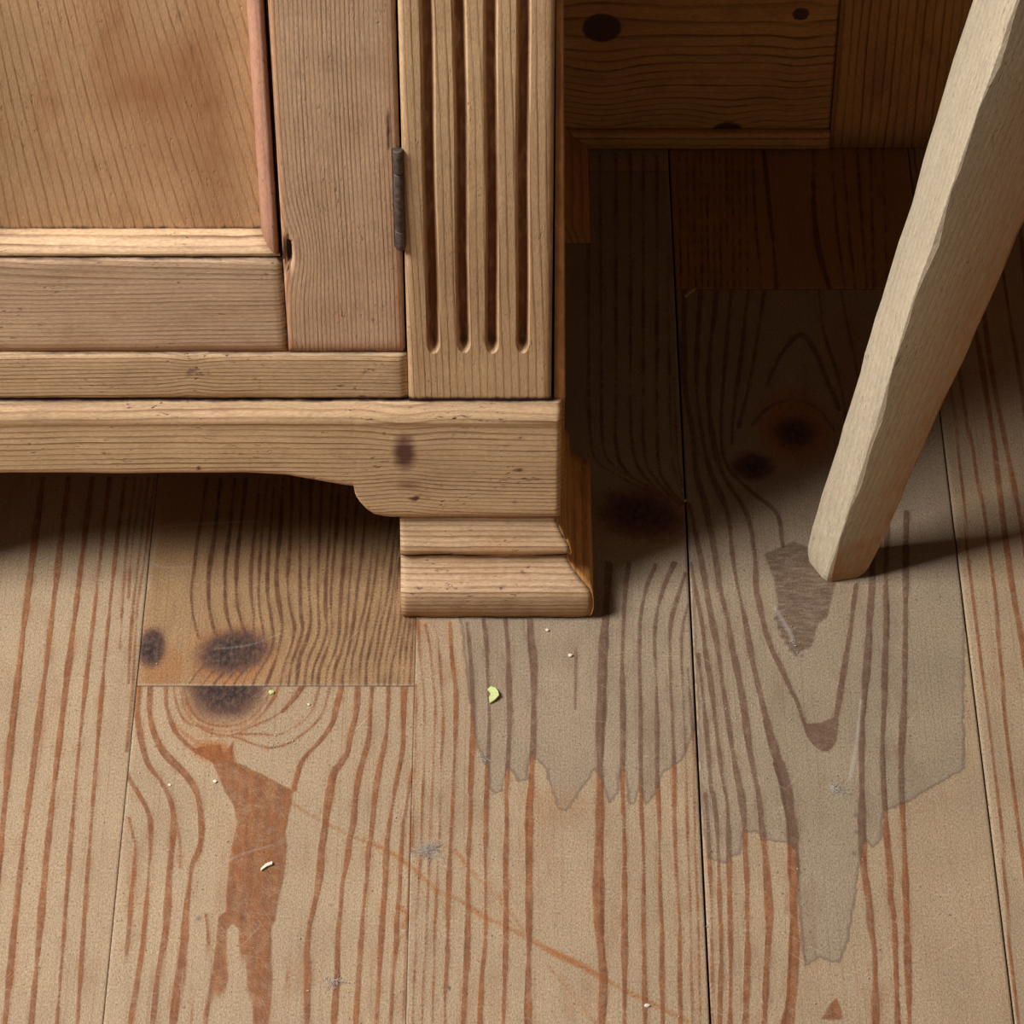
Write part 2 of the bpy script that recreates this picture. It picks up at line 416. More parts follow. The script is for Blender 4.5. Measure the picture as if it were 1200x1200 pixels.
RGT = [
    ([(826, 930), (830, 975), (831.5, 1020), (833.8, 1065), (833.8, 1121), (834, 1205)], 4),
    ([(818, 767), (824, 821), (829, 871), (832.5, 918), (836, 935), (839.4, 964), (841.6, 1009), (842.8, 1054), (845, 1110), (844, 1155), (842.8, 1205)], 5),
    ([(810, 660), (816, 697), (822, 728), (826, 762), (834, 810), (839, 853), (843, 886), (847, 918), (851, 935), (853, 964), (854, 1009), (855, 1065), (856, 1132), (855, 1205)], 5.5),
    ([(808, 590), (814, 620), (821, 655), (828, 693), (831.5, 715), (840, 756), (846.6, 799), (851, 832), (857.5, 875), (863, 907), (868, 932), (872, 964), (873, 997), (875.4, 1042), (875.4, 1132), (873, 1205)], 6.5),
    ([(802, 340), (802, 440), (812, 510), (816, 553), (826, 590), (836, 640), (844.4, 693), (852, 723), (857.4, 756), (864, 788), (870.4, 823), (876, 864), (883.4, 907), (889, 932), (892, 964), (896.8, 1009), (900, 1054), (901, 1087), (898, 1132), (895.6, 1205)], 7.5),
    ([(821, 340), (816, 440), (823, 510), (833, 553), (852, 600), (858, 650), (864, 686), (869, 708), (874.7, 736), (880, 767), (886.7, 797), (895, 832), (904, 868), (912, 895)], 6),
    ([(898, 845), (904, 868), (911, 892), (918, 915)], 8.5),
    ([(912, 895), (919, 918), (923, 941), (928, 975), (929.4, 1020), (929.4, 1065), (930.5, 1099), (929.4, 1132), (926, 1177), (921, 1205)], 12),
    ([(840, 340), (830, 440), (835, 510), (848, 556), (875, 602), (884, 650), (886, 690), (890, 708), (895, 732), (904, 760), (915, 782), (925.6, 806), (934, 823), (941, 845), (949.5, 864), (960, 876), (968, 878), (976, 868), (980, 838), (986, 801), (990.6, 773), (996, 740), (1000, 708), (1003, 685)], 6.5),
    ([(857, 340), (850, 420), (845, 500), (852, 545), (880, 575), (910, 602), (917, 640)], 5),
    ([(877, 340), (868, 420), (859, 490), (858, 520)], 5),
    ([(896, 340), (880, 440), (866, 500)], 5),
    ([(899, 450), (917, 413), (938, 392), (952, 406), (966, 437), (984, 480)], 6),
    ([(882, 497), (903, 476), (931, 469), (959, 480), (978, 504)], 4),
    ([(960, 340), (966, 390), (985, 450), (995, 520)], 4),
    ([(985, 340), (998, 400), (1010, 460)], 4),
    ([(1025, 600), (1022, 684), (1019, 723), (1016.6, 771), (1013.4, 810), (1010, 853), (1010, 941), (1010.4, 986), (1012.6, 1020), (1018, 1054), (1020.5, 1087), (1025, 1121), (1026, 1177), (1027, 1205)], 8),
    ([(1040, 600), (1038, 691), (1039, 723), (1037, 777), (1036, 832), (1034, 875), (1036, 930), (1039.6, 986), (1043, 1020), (1044, 1054), (1048, 1083), (1052, 1205)], 7),
    ([(1062, 600), (1060, 800), (1056, 900), (1060, 1000), (1066, 1205)], 7),
]
RGT_PATCH = [
    [(941, 848), (950, 868), (962, 882), (974, 878), (980, 860), (981, 838), (962, 846)],
    [(961, 1195), (971, 1177), (980, 1168), (986, 1182), (988, 1195)],
]
UPL = [
    ([(242, 560), (240.6, 572), (236.5, 602), (231, 633), (228, 660), (224, 689), (225, 714), (230, 739), (233, 748)], 4),
    ([(258, 560), (256, 585), (252, 622), (247, 654), (244, 681), (245, 710), (250, 737), (254, 745)], 5),
    ([(275, 560), (273, 581), (269, 622), (264.6, 654), (263.5, 685), (264.6, 714), (271, 740)], 4.5),
    ([(288, 560), (286.5, 581), (281, 622), (277, 664), (277, 702), (281, 722), (286, 741)], 5),
    ([(304, 560), (303, 577), (298, 622), (294, 664), (294, 697), (297, 722), (297, 741)], 4),
    ([(313, 560), (311, 577), (307, 622), (304, 664), (303, 702), (306, 727), (309, 745), (311, 756), (306, 770), (292, 786), (284, 803)], 3.5),
    ([(322, 560), (321, 570), (316.7, 622), (313.5, 664), (313.5, 697), (318, 727), (320, 747), (314.6, 768), (302, 789), (295, 804)], 4.5),
    ([(332, 560), (331, 570), (329, 612), (324, 664), (325, 695), (330, 730), (328, 752), (323, 772), (311, 804)], 5),
    ([(222, 800), (240, 778), (256, 772)], 3), ([(236, 803), (250, 786), (262, 778)], 3),
    ([(248, 804), (262, 788), (272, 781)], 3.5), ([(260, 804), (272, 790), (282, 780)], 3.5), ([(272, 804), (283, 788), (293, 777)], 3.5),
]
_c6 = [
    [(105, -30), (105, 100), (95, 350), (80, 600), (100, 750), (120, 840), (100, 950), (60, 1060), (40, 1160)],
    [(160, -30), (155, 100), (150, 400), (150, 560), (155, 760), (165, 850), (140, 940), (105, 1040), (85, 1160)],
    [(212, -30), (210, 100), (205, 400), (200, 560), (205, 700), (210, 800), (190, 900), (150, 1010), (130, 1160)],
    [(275, -30), (270, 100), (255, 450), (250, 620), (255, 780), (258, 850), (235, 930), (190, 1040), (175, 1160)],
    [(335, -30), (330, 80), (310, 400), (295, 600), (295, 760), (300, 860), (270, 960), (230, 1060), (215, 1160)],
    [(378, -30), (370, 80), (350, 350), (330, 560), (325, 750), (330, 860), (300, 970), (260, 1080), (250, 1160)],
    [(428, 20), (420, 100), (405, 350), (385, 600), (375, 760), (372, 860), (345, 980), (305, 1080), (295, 1160)],
    [(478, 60), (470, 150), (445, 400), (430, 600), (417, 780), (408, 870), (380, 980), (345, 1080), (335, 1160)],
    [(535, 100), (520, 200), (495, 450), (470, 640), (455, 780), (440, 880), (420, 980), (395, 1080), (390, 1160)],
    [(590, 140), (575, 250), (545, 500), (520, 700), (490, 820), (470, 920), (445, 1020), (430, 1160)],
    [(615, 160), (600, 280), (580, 500), (550, 700), (525, 820), (510, 920), (490, 1020), (480, 1160)],
    [(672, 160), (655, 280), (620, 500), (600, 700), (575, 820), (545, 950), (525, 1050), (520, 1160)],
    [(705, 200), (680, 350), (660, 520), (630, 720), (605, 820), (585, 950), (565, 1050), (560, 1160)],
    [(715, 300), (690, 480), (665, 700), (640, 820), (615, 950), (595, 1050), (590, 1160)],
    [(715, 450), (695, 620), (680, 820), (650, 950), (630, 1050), (625, 1160)],
    [(735, 600), (715, 800), (690, 950), (665, 1050), (655, 1160)],
    [(765, 600), (745, 800), (720, 950), (700, 1160)],
    [(790, 600), (770, 800), (750, 950), (735, 1160)],
    [(800, 700), (790, 810), (780, 950), (765, 1160)],
]
for k, ln in enumerate(_c6):
    UPL.append(([(320 + a / 4.8, 560 + b / 4.8) for a, b in ln], 4.2 if k < 9 else 3.4))
FARL = [
    ([(166, 560), (154, 643), (150, 700)], 3.5), ([(173.5, 560), (162.5, 654), (154, 727), (150, 800)], 4),
    ([(181, 560), (170, 647), (160.4, 716), (156, 790), (148, 880)], 3.5), ([(158, 560), (148, 640), (140, 760)], 3.5),
    ([(146, 560), (134, 660), (120, 800), (104, 1000), (90, 1205)], 5), ([(128, 560), (112, 700), (90, 900), (66, 1205)], 5),
    ([(108, 560), (90, 700), (60, 950), (36, 1205)], 7), ([(80, 560), (56, 760), (26, 1000), (5, 1205)], 7), ([(50, 560), (20, 800), (-10, 1100)], 8),
]
URGT = [([(x + 0, 165), (x + 1, 250), (x + 2, 340)], 2.6) for x in (796, 805, 813, 821, 828, 836, 843, 851, 858, 866, 874)]
URGT += [([(882, 165), (885, 250), (893, 338)], 4), ([(894, 165), (900, 225), (905, 274), (910, 338)], 6),
         ([(953, 165), (954, 241), (959, 290), (972, 338)], 7), ([(974, 165), (980, 260), (990, 338)], 4),
         ([(988, 165), (994, 260), (1002, 338)], 4), ([(1004, 165), (1010, 260), (1016, 338)], 4),
         ([(1020, 165), (1024, 338)], 4), ([(1034, 165), (1040, 338)], 3)]

STREAKS = [  # orange scratches that cross the boards
    ([(204, 848), (228, 868), (262, 888), (300, 911), (330, 933), (345, 942), (365, 955), (391, 968.5), (407, 977), (431, 986), (451, 995), (480, 1014), (500, 1032), (513, 1044)], 5),
    ([(513, 1044), (542, 1056), (567, 1074), (588, 1083), (620, 1100), (651, 1117), (680, 1131), (702, 1144), (731, 1160), (758, 1173), (806, 1197)], 7),
    ([(533, 996), (559, 1027), (588, 1056), (615, 1092)], 3.5),
    ([(642, 1131), (663, 1156), (680, 1177), (697, 1200)], 3),
    ([(420, 1125), (432, 1143), (447, 1130), (470, 1098)], 4),
    ([(466, 1062), (478, 1072), (472, 1085)], 6),
]
GREYSCR = [([(150, 1010), (320, 1011), (478, 1010)], 1.3), ([(540, 1011), (700, 1011), (826, 1010)], 1.3), ([(830, 1009), (950, 1010), (1050, 1011)], 1.8), ([(845, 1101), (900, 1102)], 1.4), ([(148, 1166), (181.5, 1144), (211, 1126), (246, 1104), (269, 1086)], 3.2), ([(328, 1049), (352, 1029)], 2.2),
           ([(589, 1050), (600, 1049), (612, 1050)], 1.5), ([(663, 1046), (673, 1040)], 2), ([(655, 1066), (653, 1080)], 2.2),
           ([(568, 1050), (601, 1080), (616, 1094)], 1.6), ([(566, 748), (572, 735)], 3), ([(688, 782), (692, 800)], 2), ([(975, 768), (1000, 764), (1050, 757)], 1.8),
           ([(654, 955), (668, 957), (690, 962), (712, 961)], 2.6), ([(905, 1040), (920, 1042)], 2), ([(452, 822), (445, 838)], 4), ([(340, 840), (346, 852)], 3)]
PALESCR = [([(190, 617), (240, 613), (298, 610)], 2.2), ([(178, 660), (192, 664), (222, 664)], 1.6), ([(230, 652), (236, 650)], 1.5),
           ([(174, 690), (182, 640), (188, 600)], 1.5), ([(1009, 821), (1004, 868), (1000, 892), (995, 914)], 3), ([(252, 760), (290, 756), (330, 742)], 1.4),
           ([(908, 711), (917, 726), (926, 741), (929, 752)], 4.5), ([(936, 766), (944, 762)], 3), ([(250, 1018), (280, 1002), (318, 990)], 1.4), ([(166, 802), (320, 803), (484, 802)], 1.6)]
DARKSPOT = [(912, 735, 5), (916, 745, 5), (921, 753, 6), (927, 761, 6), (933, 767, 6), (940, 768, 5), (908, 725, 4), (527, 1157, 4.2), (233, 1076, 7), (284, 1075, 5), (388, 1060, 4), (362, 1080, 4.5), (926, 811, 6), (989, 781, 4), (563, 757, 2.4), (217, 1053, 2.5), (708, 1137, 5), (160, 860, 2.6),
            (768, 780, 2.8), (617, 791, 1.6), (628, 867, 1.8), (190, 920, 2), (769, 735, 4), (656, 855, 2.5), (735, 745, 1.5), (895, 1146, 2), (1004, 975, 6), (1001, 1000, 6), (1003, 955, 6)]
MIDGREY = [(535, 690), (548, 800), (558, 870), (571, 900), (574, 924), (580, 929), (589, 926), (594, 900), (600, 902), (608, 916), (618, 912), (621, 884), (628, 890), (640, 900), (646, 924), (654, 946), (662, 950), (670, 944), (680, 926), (691, 910), (697, 900), (709, 925), (714, 940), (724, 929), (727, 902), (733, 904), (737, 944), (745, 940), (750, 919), (756, 944), (768, 930), (777, 905), (800, 890), (816, 850), (812, 690), (806, 200), (660, 200)]
RGTGREY = [(806, 640), (812, 690), (822, 940), (829, 1005), (850, 1011), (856, 1003), (867, 1001), (872, 976), (886, 974), (895, 985), (917, 986), (932, 992), (940, 1110), (944, 1132), (960, 1122), (975, 1126), (984, 1128), (993, 1105), (1000, 1065), (1006, 1020), (1012, 990), (1016, 985), (1022, 993), (1032, 985), (1036, 950), (1062, 940), (1130, 900), (1130, 330), (790, 330)]


def catmull(pts, step=0.0012):
    P = np.array(pts, float)
    if len(P) < 3:
        n = max(2, int(np.linalg.norm(P[-1] - P[0]) / step))
        return P[0] + (P[-1] - P[0]) * np.linspace(0, 1, n)[:, None]
    Q = np.vstack([2 * P[0] - P[1], P, 2 * P[-1] - P[-2]])
    out = []
    for i in range(1, len(Q) - 2):
        n = max(2, int(np.linalg.norm(Q[i + 1] - Q[i]) / step))
        t = np.linspace(0, 1, n, endpoint=False)[:, None]
        a, b, c_, d = Q[i - 1], Q[i], Q[i + 1], Q[i + 2]
        out.append(0.5 * (2 * b + (c_ - a) * t + (2 * a - 5 * b + 4 * c_ - d) * t ** 2 + (3 * b - a - 3 * c_ + d) * t ** 3))
    out.append(P[-1:])
    return np.vstack(out)


PXM = 1 / 2350.0      # metres per photo pixel across the floor


def stamp(arr, X, Y, line, wpx, strength=1.0, tail=0.0, edge=0.0007, jit=0.5):
    P = catmull([P2F(*p) for p in line])
    w = wpx * PXM
    m = w + 0.006
    sel = np.where((X > P[:, 0].min() - m) & (X < P[:, 0].max() + m) & (Y > P[:, 1].min() - 0.002) & (Y < P[:, 1].max() + 0.002))[0]
    if len(sel) == 0:
        return
    ph = rng.uniform(0, 6, 3)
    s = np.arange(len(P)) * 0.0012
    wj = 1 + jit * (np.sin(s * 120 + ph[0]) * 0.25 + np.sin(s * 290 + ph[1]) * 0.15 + np.sin(s * 50 + ph[2]) * 0.4)
    for k in range(0, len(sel), 20000):
        q = sel[k:k + 20000]
        d2 = (X[q, None] - P[None, :, 0]) ** 2 + (Y[q, None] - P[None, :, 1]) ** 2
        j = d2.argmin(1)
        d = np.sqrt(d2[np.arange(len(q)), j])
        hw = 0.5 * w * wj[j]
        v = np.clip((hw + edge - d) / (2 * edge), 0, 1)
        if tail:
            side = np.sign(X[q] - P[j, 0]) * np.sign(tail)
            tl = np.where(side > 0, 0.55 * np.exp(-np.maximum(d - hw, 0) / abs(tail)), 0)
            v = np.maximum(v, tl * (d < 0.006))
        arr[q] = np.maximum(arr[q], v * strength * (0.86 + 0.14 * np.sin(s[j] * 90 + ph[1]) * np.sin(s[j] * 37 + ph[0])))


def poly_sd(X, Y, poly):
    P = np.array([P2F(*p) for p in poly])
    Q = np.roll(P, -1, 0)
    inside = np.zeros(len(X), bool)
    dist = np.full(len(X), 1e9)
    for (ax, ay), (bx, by) in zip(P, Q):
        c_ = ((ay > Y) != (by > Y)) & (X < (bx - ax) * (Y - ay) / (by - ay + 1e-12) + ax)
        inside ^= c_
        L2 = (bx - ax) ** 2 + (by - ay) ** 2 + 1e-12
        t = np.clip(((X - ax) * (bx - ax) + (Y - ay) * (by - ay)) / L2, 0, 1)
        dist = np.minimum(dist, np.hypot(X - ax - t * (bx - ax), Y - ay - t * (by - ay)))
    return np.where(inside, -dist, dist)


def spot(arr, X, Y, px, py, rx, ry=None, ang=0.0, soft=0.32, strength=1.0, core=False):
    cx, cy = P2F(px, py)
    ry = ry or rx
    dx, dy = X - cx, Y - cy
    a, b = rx * PXM, ry / 1.65 * 0.001
    u = (dx * math.cos(ang) + dy * math.sin(ang)) / a
    v = (-dx * math.sin(ang) + dy * math.cos(ang)) / b
    r = np.sqrt(u * u + v * v)
    np.maximum(arr, strength * (sstep(1 + soft, 1 - soft, r) if not core else np.clip(0.40 + (1 - r) * 0.9 / (1 + soft), 0, 1)), out=arr)


def axis(lo, hi, dense, step, coarse):
    """sample positions: fine inside the interval 'dense', coarse outside"""
    out = [lo]
    while out[-1] < hi - 1e-9:
        p = out[-1]
        s = step if dense[0] - coarse <= p <= dense[1] else coarse
        out.append(min(p + s, hi))
    if len(out) > 2 and out[-1] - out[-2] < 0.3 * step:
        out.pop(-2)
    return np.array(out)


floor = bpy.data.objects.new('floor', bpy.data.meshes.new('floor'))
bm = bmesh.new()
bmesh.ops.create_cube(bm, size=1.0, matrix=Matrix.Translation((0.15, 1.15, -0.04)) @ Matrix.Diagonal((1.7, 1.7, 0.02, 1)))
bm.to_mesh(floor.data)
bm.free()
floor.data.materials.append(M_SUB)
floor['kind'] = 'structure'
link(floor)
bpy.context.view_layer.update()

YN, YF = 0.36, 1.98          # near and far end of the floor that is built
T_BOARD = 0.03


def floor_board(x0, x1, y0, y1, mat, seed, lines=(), patches=(), grey=None, tail=0.0, auto=None,
                knots=(), halos=(), scars=(), mid=0.0, dense=True, greyoff=0.0, step=0.00078, dn=None):
    hi = dn if dn else (1.06, 1.40)
    xs = np.linspace(x0, x1, max(3, int((x1 - x0) / (step if dense else 0.012))))
    ys = axis(y0, y1, hi, step if dense else 0.02, 0.0018 if dense and y1 > 1.4 and y0 < 1.7 else 0.02)
    nx, ny = len(xs), len(ys)
    X, Y = [a.ravel() for a in np.meshgrid(xs, ys)]
    n = len(X)
    A = {k: np.zeros(n) for k in ('lw', 'core', 'wash', 'grey', 'orange', 'knot', 'pale', 'dark', 'scar')}
    if auto:
        pitch, wpx = auto
        k = x0 + pitch * 0.5
        while k < x1:
            c_ = k + 0.002 * np.sin(Y * 9 + seed + k * 60) + 0.0012 * np.sin(Y * 23 + k * 300)
            w = wpx * PXM * rng.uniform(0.6, 1.5)
            A['lw'] = np.maximum(A['lw'], np.clip((w / 2 + 0.0007 - np.abs(X - c_)) / 0.0014, 0, 1))
            k += pitch * rng.uniform(0.55, 1.5)
    for ln, w in lines:
        sd_ = 1.0 if sum(p[0] for p in ln) / len(ln) < mid else -1.0      # soft side faces the middle of the board
        stamp(A['lw'], X, Y, ln, max(w * 0.98, 3.0), 1.0, tail * sd_, 0.0006 if w > 4.6 else 0.0008)
        off = -sd_ * (0.30 * w + 0.2)
        stamp(A['core'], X, Y, [(p[0] + off, p[1]) for p in ln], max(0.36 * w, 1.6), 0.9, 0, 0.0006)
        stamp(A['wash'], X, Y, ln, w * 1.2, 1.0, 0, 0.0026)
    for p in patches:
        sd = poly_sd(X, Y, p)
        A['lw'] = np.maximum(A['lw'], 0.92 * sstep(0.0018, -0.0022, sd))
    if dense:
        for ln, w in STREAKS:
            stamp(A['orange'], X, Y, ln, w, 0.9, 0, 0.0016)
        for ln, w in GREYSCR:
            stamp(A['dark'], X, Y, ln, w, 0.55, 0, 0.0009)
        for ln, w in PALESCR:
            stamp(A['pale'], X, Y, ln, w, 0.32, 0, 0.0006)
        for (px, py, r) in DARKSPOT:
            spot(A['dark'], X, Y, px, py, r * .62, r * 0.5, 0, 0.9, 0.95 if r == 4.2 else 0.62)
    if grey:
        A['grey'] = np.clip(0.5 - poly_sd(X, Y, grey) / 0.012, 0, 1)
    A['grey'] = np.maximum(A['grey'], greyoff)
    for p in scars:
        A['scar'] = np.maximum(A['scar'], sstep(0.0015, -0.003, poly_sd(X, Y, p)))
    for kx, ky, rx, ry, ang, *sf in knots:
        spot(A['knot'], X, Y, kx, ky, rx, ry, ang, sf[0] if sf else 0.25, 1.0, True)
    for kx, ky, rx, ry, ang, s in halos:
        spot(A['orange'], X, Y, kx, ky, rx, ry, ang, 0.6, s)
    # worn surface: late wood stands proud, edges eased, small hollows at the marks
    Z = 0.00012 * A['lw'] - 0.0012 * (A['dark'] > 0.75) * 1.0
    Z = Z - 0.0003
    ed = np.minimum.reduce([X - x0 + (0.01 if abs(x0 - J1) < .001 else 0), x1 - X + (0.01 if abs(x1 - J1) < .001 else 0), Y - y0, y1 - Y])
    Z = Z + 0.0003 * np.sin(X * 31 + seed) * np.sin(Y * 17 + seed * 2) * np.clip(ed / 0.03, 0, 1)
    Z = Z - 0.00025 * np.clip(1 - ed / 0.0012, 0, 1) ** 2
    V = np.stack([X, Y, Z], 1)
    idx = np.arange(n).reshape(ny, nx)
    quads = np.stack([idx[:-1, :-1], idx[:-1, 1:], idx[1:, 1:], idx[1:, :-1]], -1).reshape(-1, 4)
    rim = np.concatenate([idx[0, :], idx[1:, -1], idx[-1, -2::-1], idx[-2:0:-1, 0]])
    low = V[rim].copy()
    low[:, 2] = -T_BOARD
    base = n + np.arange(len(rim))
    nxt = np.roll(np.arange(len(rim)), -1)
    side = np.stack([rim, base, base[nxt], rim[nxt]], -1)
    V = np.vstack([V, low])
    allq = np.vstack([quads, side])
    me = bpy.data.meshes.new('floor_board')
    me.vertices.add(len(V))
    me.vertices.foreach_set('co', V.astype(np.float32).ravel())
    me.loops.add(len(allq) * 4)
    me.loops.foreach_set('vertex_index', allq.astype(np.int32).ravel())
    me.polygons.add(len(allq))
    me.polygons.foreach_set('loop_start', (np.arange(len(allq)) * 4).astype(np.int32))
    me.update(calc_edges=True)
    me.polygons.foreach_set('use_smooth', np.concatenate([np.ones(len(quads), bool), np.zeros(len(side), bool)]))
    m_ = len(rim)
    set_attr(me, 'gco', np.stack([V[:, 1] + seed * 3.1, V[:, 0] + seed, np.full(len(V), seed)], 1))
    for k, a in A.items():
        set_attr(me, k, np.concatenate([a, np.zeros(m_)]))
    me.materials.append(mat)
    o = bpy.data.objects.new('floor_board', me)
    link(o, floor)
    return o


J0, J1, J2, J3 = -0.1853, -0.0480, 0.0900, 0.2277
YB1 = P2F(320, 803)[1]
YB2 = P2F(880, 338)[1]
floor_board(J0 + .0001, J1 - .00004, YN, YB1 - .00015, FL_LOW, 1.0, LL, LL_PATCH, tail=0.0010, mid=300,
            knots=[(266, 797, 48, 44, 0)], halos=[(262, 806, 66, 70, 0, 0.45), (250, 880, 26, 12, -0.3, .8), (300, 1000, 30, 60, 0, 0.35)])
floor_board(J0 + .0002, J1 - .00004, YB1 + .00015, YF, FL_UP, 2.0, UPL, tail=0.0006, mid=170,
            knots=[(178, 758, 17, 23, 0), (274, 763, 44, 25, 0.3)], halos=[(190, 780, 30, 26, 0, 0.5), (272, 768, 54, 36, 0.3, 0.6), (330, 770, 60, 50, 0, 0.2)])
floor_board(J1 + .00004, J2 - .00045, YN, YF, FL_LOW, 3.0, MID, grey=MIDGREY, tail=0.0011, mid=655,
            knots=[(752, 602, 54, 30, -0.25, 0.85)], halos=[(752, 606, 80, 50, -0.15, 0.4), (596, 1070, 25, 30, 0, .2), (655, 945, 40, 26, 0, 0.35)])
floor_board(J2 + .00045, J3 - .0003, YN, YB2 - .0002, FL_LOW, 4.0, RGT, RGT_PATCH, grey=RGTGREY, tail=0.0011, mid=960,
            knots=[(931, 507, 27, 20, 0, 0.7), (882, 546, 26, 18, 0.2, 0.8)], scars=[[(893, 648), (905, 676), (910, 708), (906, 723), (914, 745), (930, 768), (941, 768), (954, 756), (960, 732), (971, 723), (981, 685), (985, 655), (930, 632)]], halos=[(931, 500, 52, 50, 0, 0.7), (1000, 420, 40, 80, 0, 0.4)])
floor_board(J2 + .00045, J3 - .0003, YB2 + .0002, YF, FL_DARK, 5.0, URGT, dn=(1.40, 1.63), step=0.0011)
floor_board(-0.3226, J0 - .0001, YN, YF, FL_LOW, 6.0, FARL, tail=0.0006)
floor_board(J3 + .0003, 0.3655, YN, YF, FL_LOW, 7.0, auto=(0.009, 5), step=0.0016)
for k in range(4):
    floor_board(0.3661 + k * .138, 0.3661 + k * .138 + .1372, YN, YF, FL_LOW, 8.0 + k, auto=(0.012, 6), dense=False)
for k in range(2):
    floor_board(-0.3232 - .138 * (k + 1), -0.3238 - .138 * k, YN, YF, FL_LOW, 12.0 + k, auto=(0.012, 6), dense=False)

# ------------------------------------------------------------------ the desk
YP = 1.2613           # face of the base board
XC = 0.0241           # its right corner
YD = YP + 0.0040      # face of door and rails
YK = 1.6185           # face of the back of the kneehole
desk = empty('pine_desk', (0.2, 1.45, 0.0),
             'stripped antique pine kneehole desk with fluted pilaster, panelled door and bracket foot', 'desk')


def slab(name, x0, x1, z0, z1, yf, thick, mat, along='x', spacing=0.003, seed=0.0, nx=12, nz=12, xs=None, zs=None,
         disp=None, zbot=None, edge=0.0010, wob=0.0002, ringf=None, parent=desk, xshift=None, **attrs):
    """board facing the viewer: a front grid with eased, slightly uneven edges, sides and a back"""
    xs = np.linspace(x0, x1, nx) if xs is None else np.asarray(xs)
    us = np.linspace(0, 1, nz) if zs is None else (np.asarray(zs) - z0) / (z1 - z0)
    XX, UU = np.meshgrid(xs, us)
    zb = np.full_like(xs, z0) if zbot is None else zbot(xs)
    ZZ = zb[None, :] + UU * (z1 - zb[None, :])
    X, Z = XX.ravel(), ZZ.ravel()
    ZB = np.broadcast_to(zb[None, :], XX.shape).ravel()
    ed = np.minimum.reduce([X - x0, x1 - X, Z - ZB, z1 - Z])
    Yv = yf + edge * np.clip(1 - ed / (1.6 * edge + 1e-9), 0, 1) ** 2
    Yv = Yv + wob * (np.sin(X * 130 + seed * 5) + np.sin(Z * 170 + seed * 3)) * 0.5
    if disp is not None:
        Yv = Yv + disp(X, Z)
    if xshift is not None:
        X = X + xshift(X, Z)
    V = np.stack([X, Yv, Z], 1)
    n = len(V)
    nz_, nx_ = XX.shape
    idx = np.arange(n).reshape(nz_, nx_)
    faces = [tuple(f) for f in np.stack([idx[:-1, :-1], idx[:-1, 1:], idx[1:, 1:], idx[1:, :-1]], -1).reshape(-1, 4)]
    rim = np.concatenate([idx[0, :], idx[1:, -1], idx[-1, -2::-1], idx[-2:0:-1, 0]])
    bk = V[rim].copy()
    bk[:, 1] = yf + thick
    m = len(rim)
    for i in range(m):
        j = (i + 1) % m
        faces.append((rim[i], n + i, n + j, rim[j]))
    # back: strip between the lower and the upper row
    lowr = [n + i for i in range(nx_)]
    upr = [n + (nx_ - 1) + (nz_ - 1) + (nx_ - 1 - i) for i in range(nx_)]
    for i in range(nx_ - 1):
        faces.append((lowr[i + 1], lowr[i], upr[i], upr[i + 1]))
    faces = [tuple(int(q) for q in f) for f in faces]
    o = make_mesh(name, np.vstack([V, bk]), faces, mat, parent)
    sm = np.zeros(len(o.data.polygons), bool)
    sm[:(nz_ - 1) * (nx_ - 1)] = True
    o.data.polygons.foreach_set('use_smooth', sm)
    grain(o, along, 'z' if along == 'x' else 'x', spacing, seed, ringf, **attrs)
    return o


def box(name, x0, x1, y0, y1, z0, z1, mat, along='z', across='x', spacing=0.004, seed=0.0, parent=desk, bev=0.0012, **attrs):
    bm = bmesh.new()
    bmesh.ops.create_cube(bm, size=1.0, matrix=Matrix.Translation(((x0 + x1) / 2, (y0 + y1) / 2, (z0 + z1) / 2)) @ Matrix.Diagonal((x1 - x0, y1 - y0, z1 - z0, 1)))
    bmesh.ops.bevel(bm, geom=bm.edges[:], offset=bev, segments=2, affect='EDGES', profile=0.6)
    me = bpy.data.meshes.new(name)
    bm.to_mesh(me)
    bm.free()
    me.materials.append(mat)
    o = bpy.data.objects.new(name, me)
    link(o, parent)
    # parent sits at an unrotated offset; coordinates stay in world metres
    grain(o, along, across, spacing, seed, None, **attrs)
    return o


def rings(v, at, spacing):
    """ring count along v where the ring spacing itself changes along v"""
    t = np.linspace(min(at[0], v.min()), max(at[-1], v.max()), 400)
    d = 1.0 / np.interp(t, at, spacing)
    cum = np.concatenate([[0], np.cumsum(0.5 * (d[1:] + d[:-1]) * np.diff(t))])
    return np.interp(v, t, cum)


def gauss(x, c_, s):
    return np.exp(-0.5 * ((x - c_) / s) ** 2)


XL = -0.4010                        # left corner of the left pedestal
XMID = (XL + XC) / 2
ZT = 0.1320                         # top of the base board
ZA, ZF = 0.0866, 0.0565             # underside: middle, over the foot


def apron_bottom(x):
    """underside with the ogee brackets over both feet, mirrored about the middle"""
    px_pts = [(-0.30, ZA + .001), (-0.1850, ZA), (-0.1310, ZA + 0.0006), (-0.1100, ZA - 0.0012), (-0.0950, ZA - 0.0048), (-0.0835, ZA - 0.0078), (-0.0777, ZA - 0.0088),
              (-0.0773, ZA - 0.0130), (-0.0766, ZA - 0.0160), (-0.0745, ZA - 0.0205), (-0.0715, ZA - 0.0250), (-0.0680, ZA - 0.0283), (-0.0640, ZF + 0.0006), (-0.0600, ZF), (0.1, ZF)]
    q = np.array(px_pts)
    xm = np.where(x < XMID, 2 * XMID - x, x)
    return np.interp(xm, q[:, 0], q[:, 1])


xs = np.unique(np.concatenate([np.linspace(XL, XC, 150), np.linspace(-0.082, -0.058, 40), 2 * XMID - np.linspace(-0.082, -0.058, 40), np.linspace(XC - .004, XC, 6)]))


def apron_disp(X, Z):
    d = 0.0034 * sstep(ZT - 0.0085, ZT - 0.0005, Z)                 # rounded upper edge
    d = d - 0.0005 * gauss(Z, ZT - 0.0105, 0.0009)                  # small quirk below it
    d = d + 0.0010 * gauss(X, XC, 0.0010)
    return d


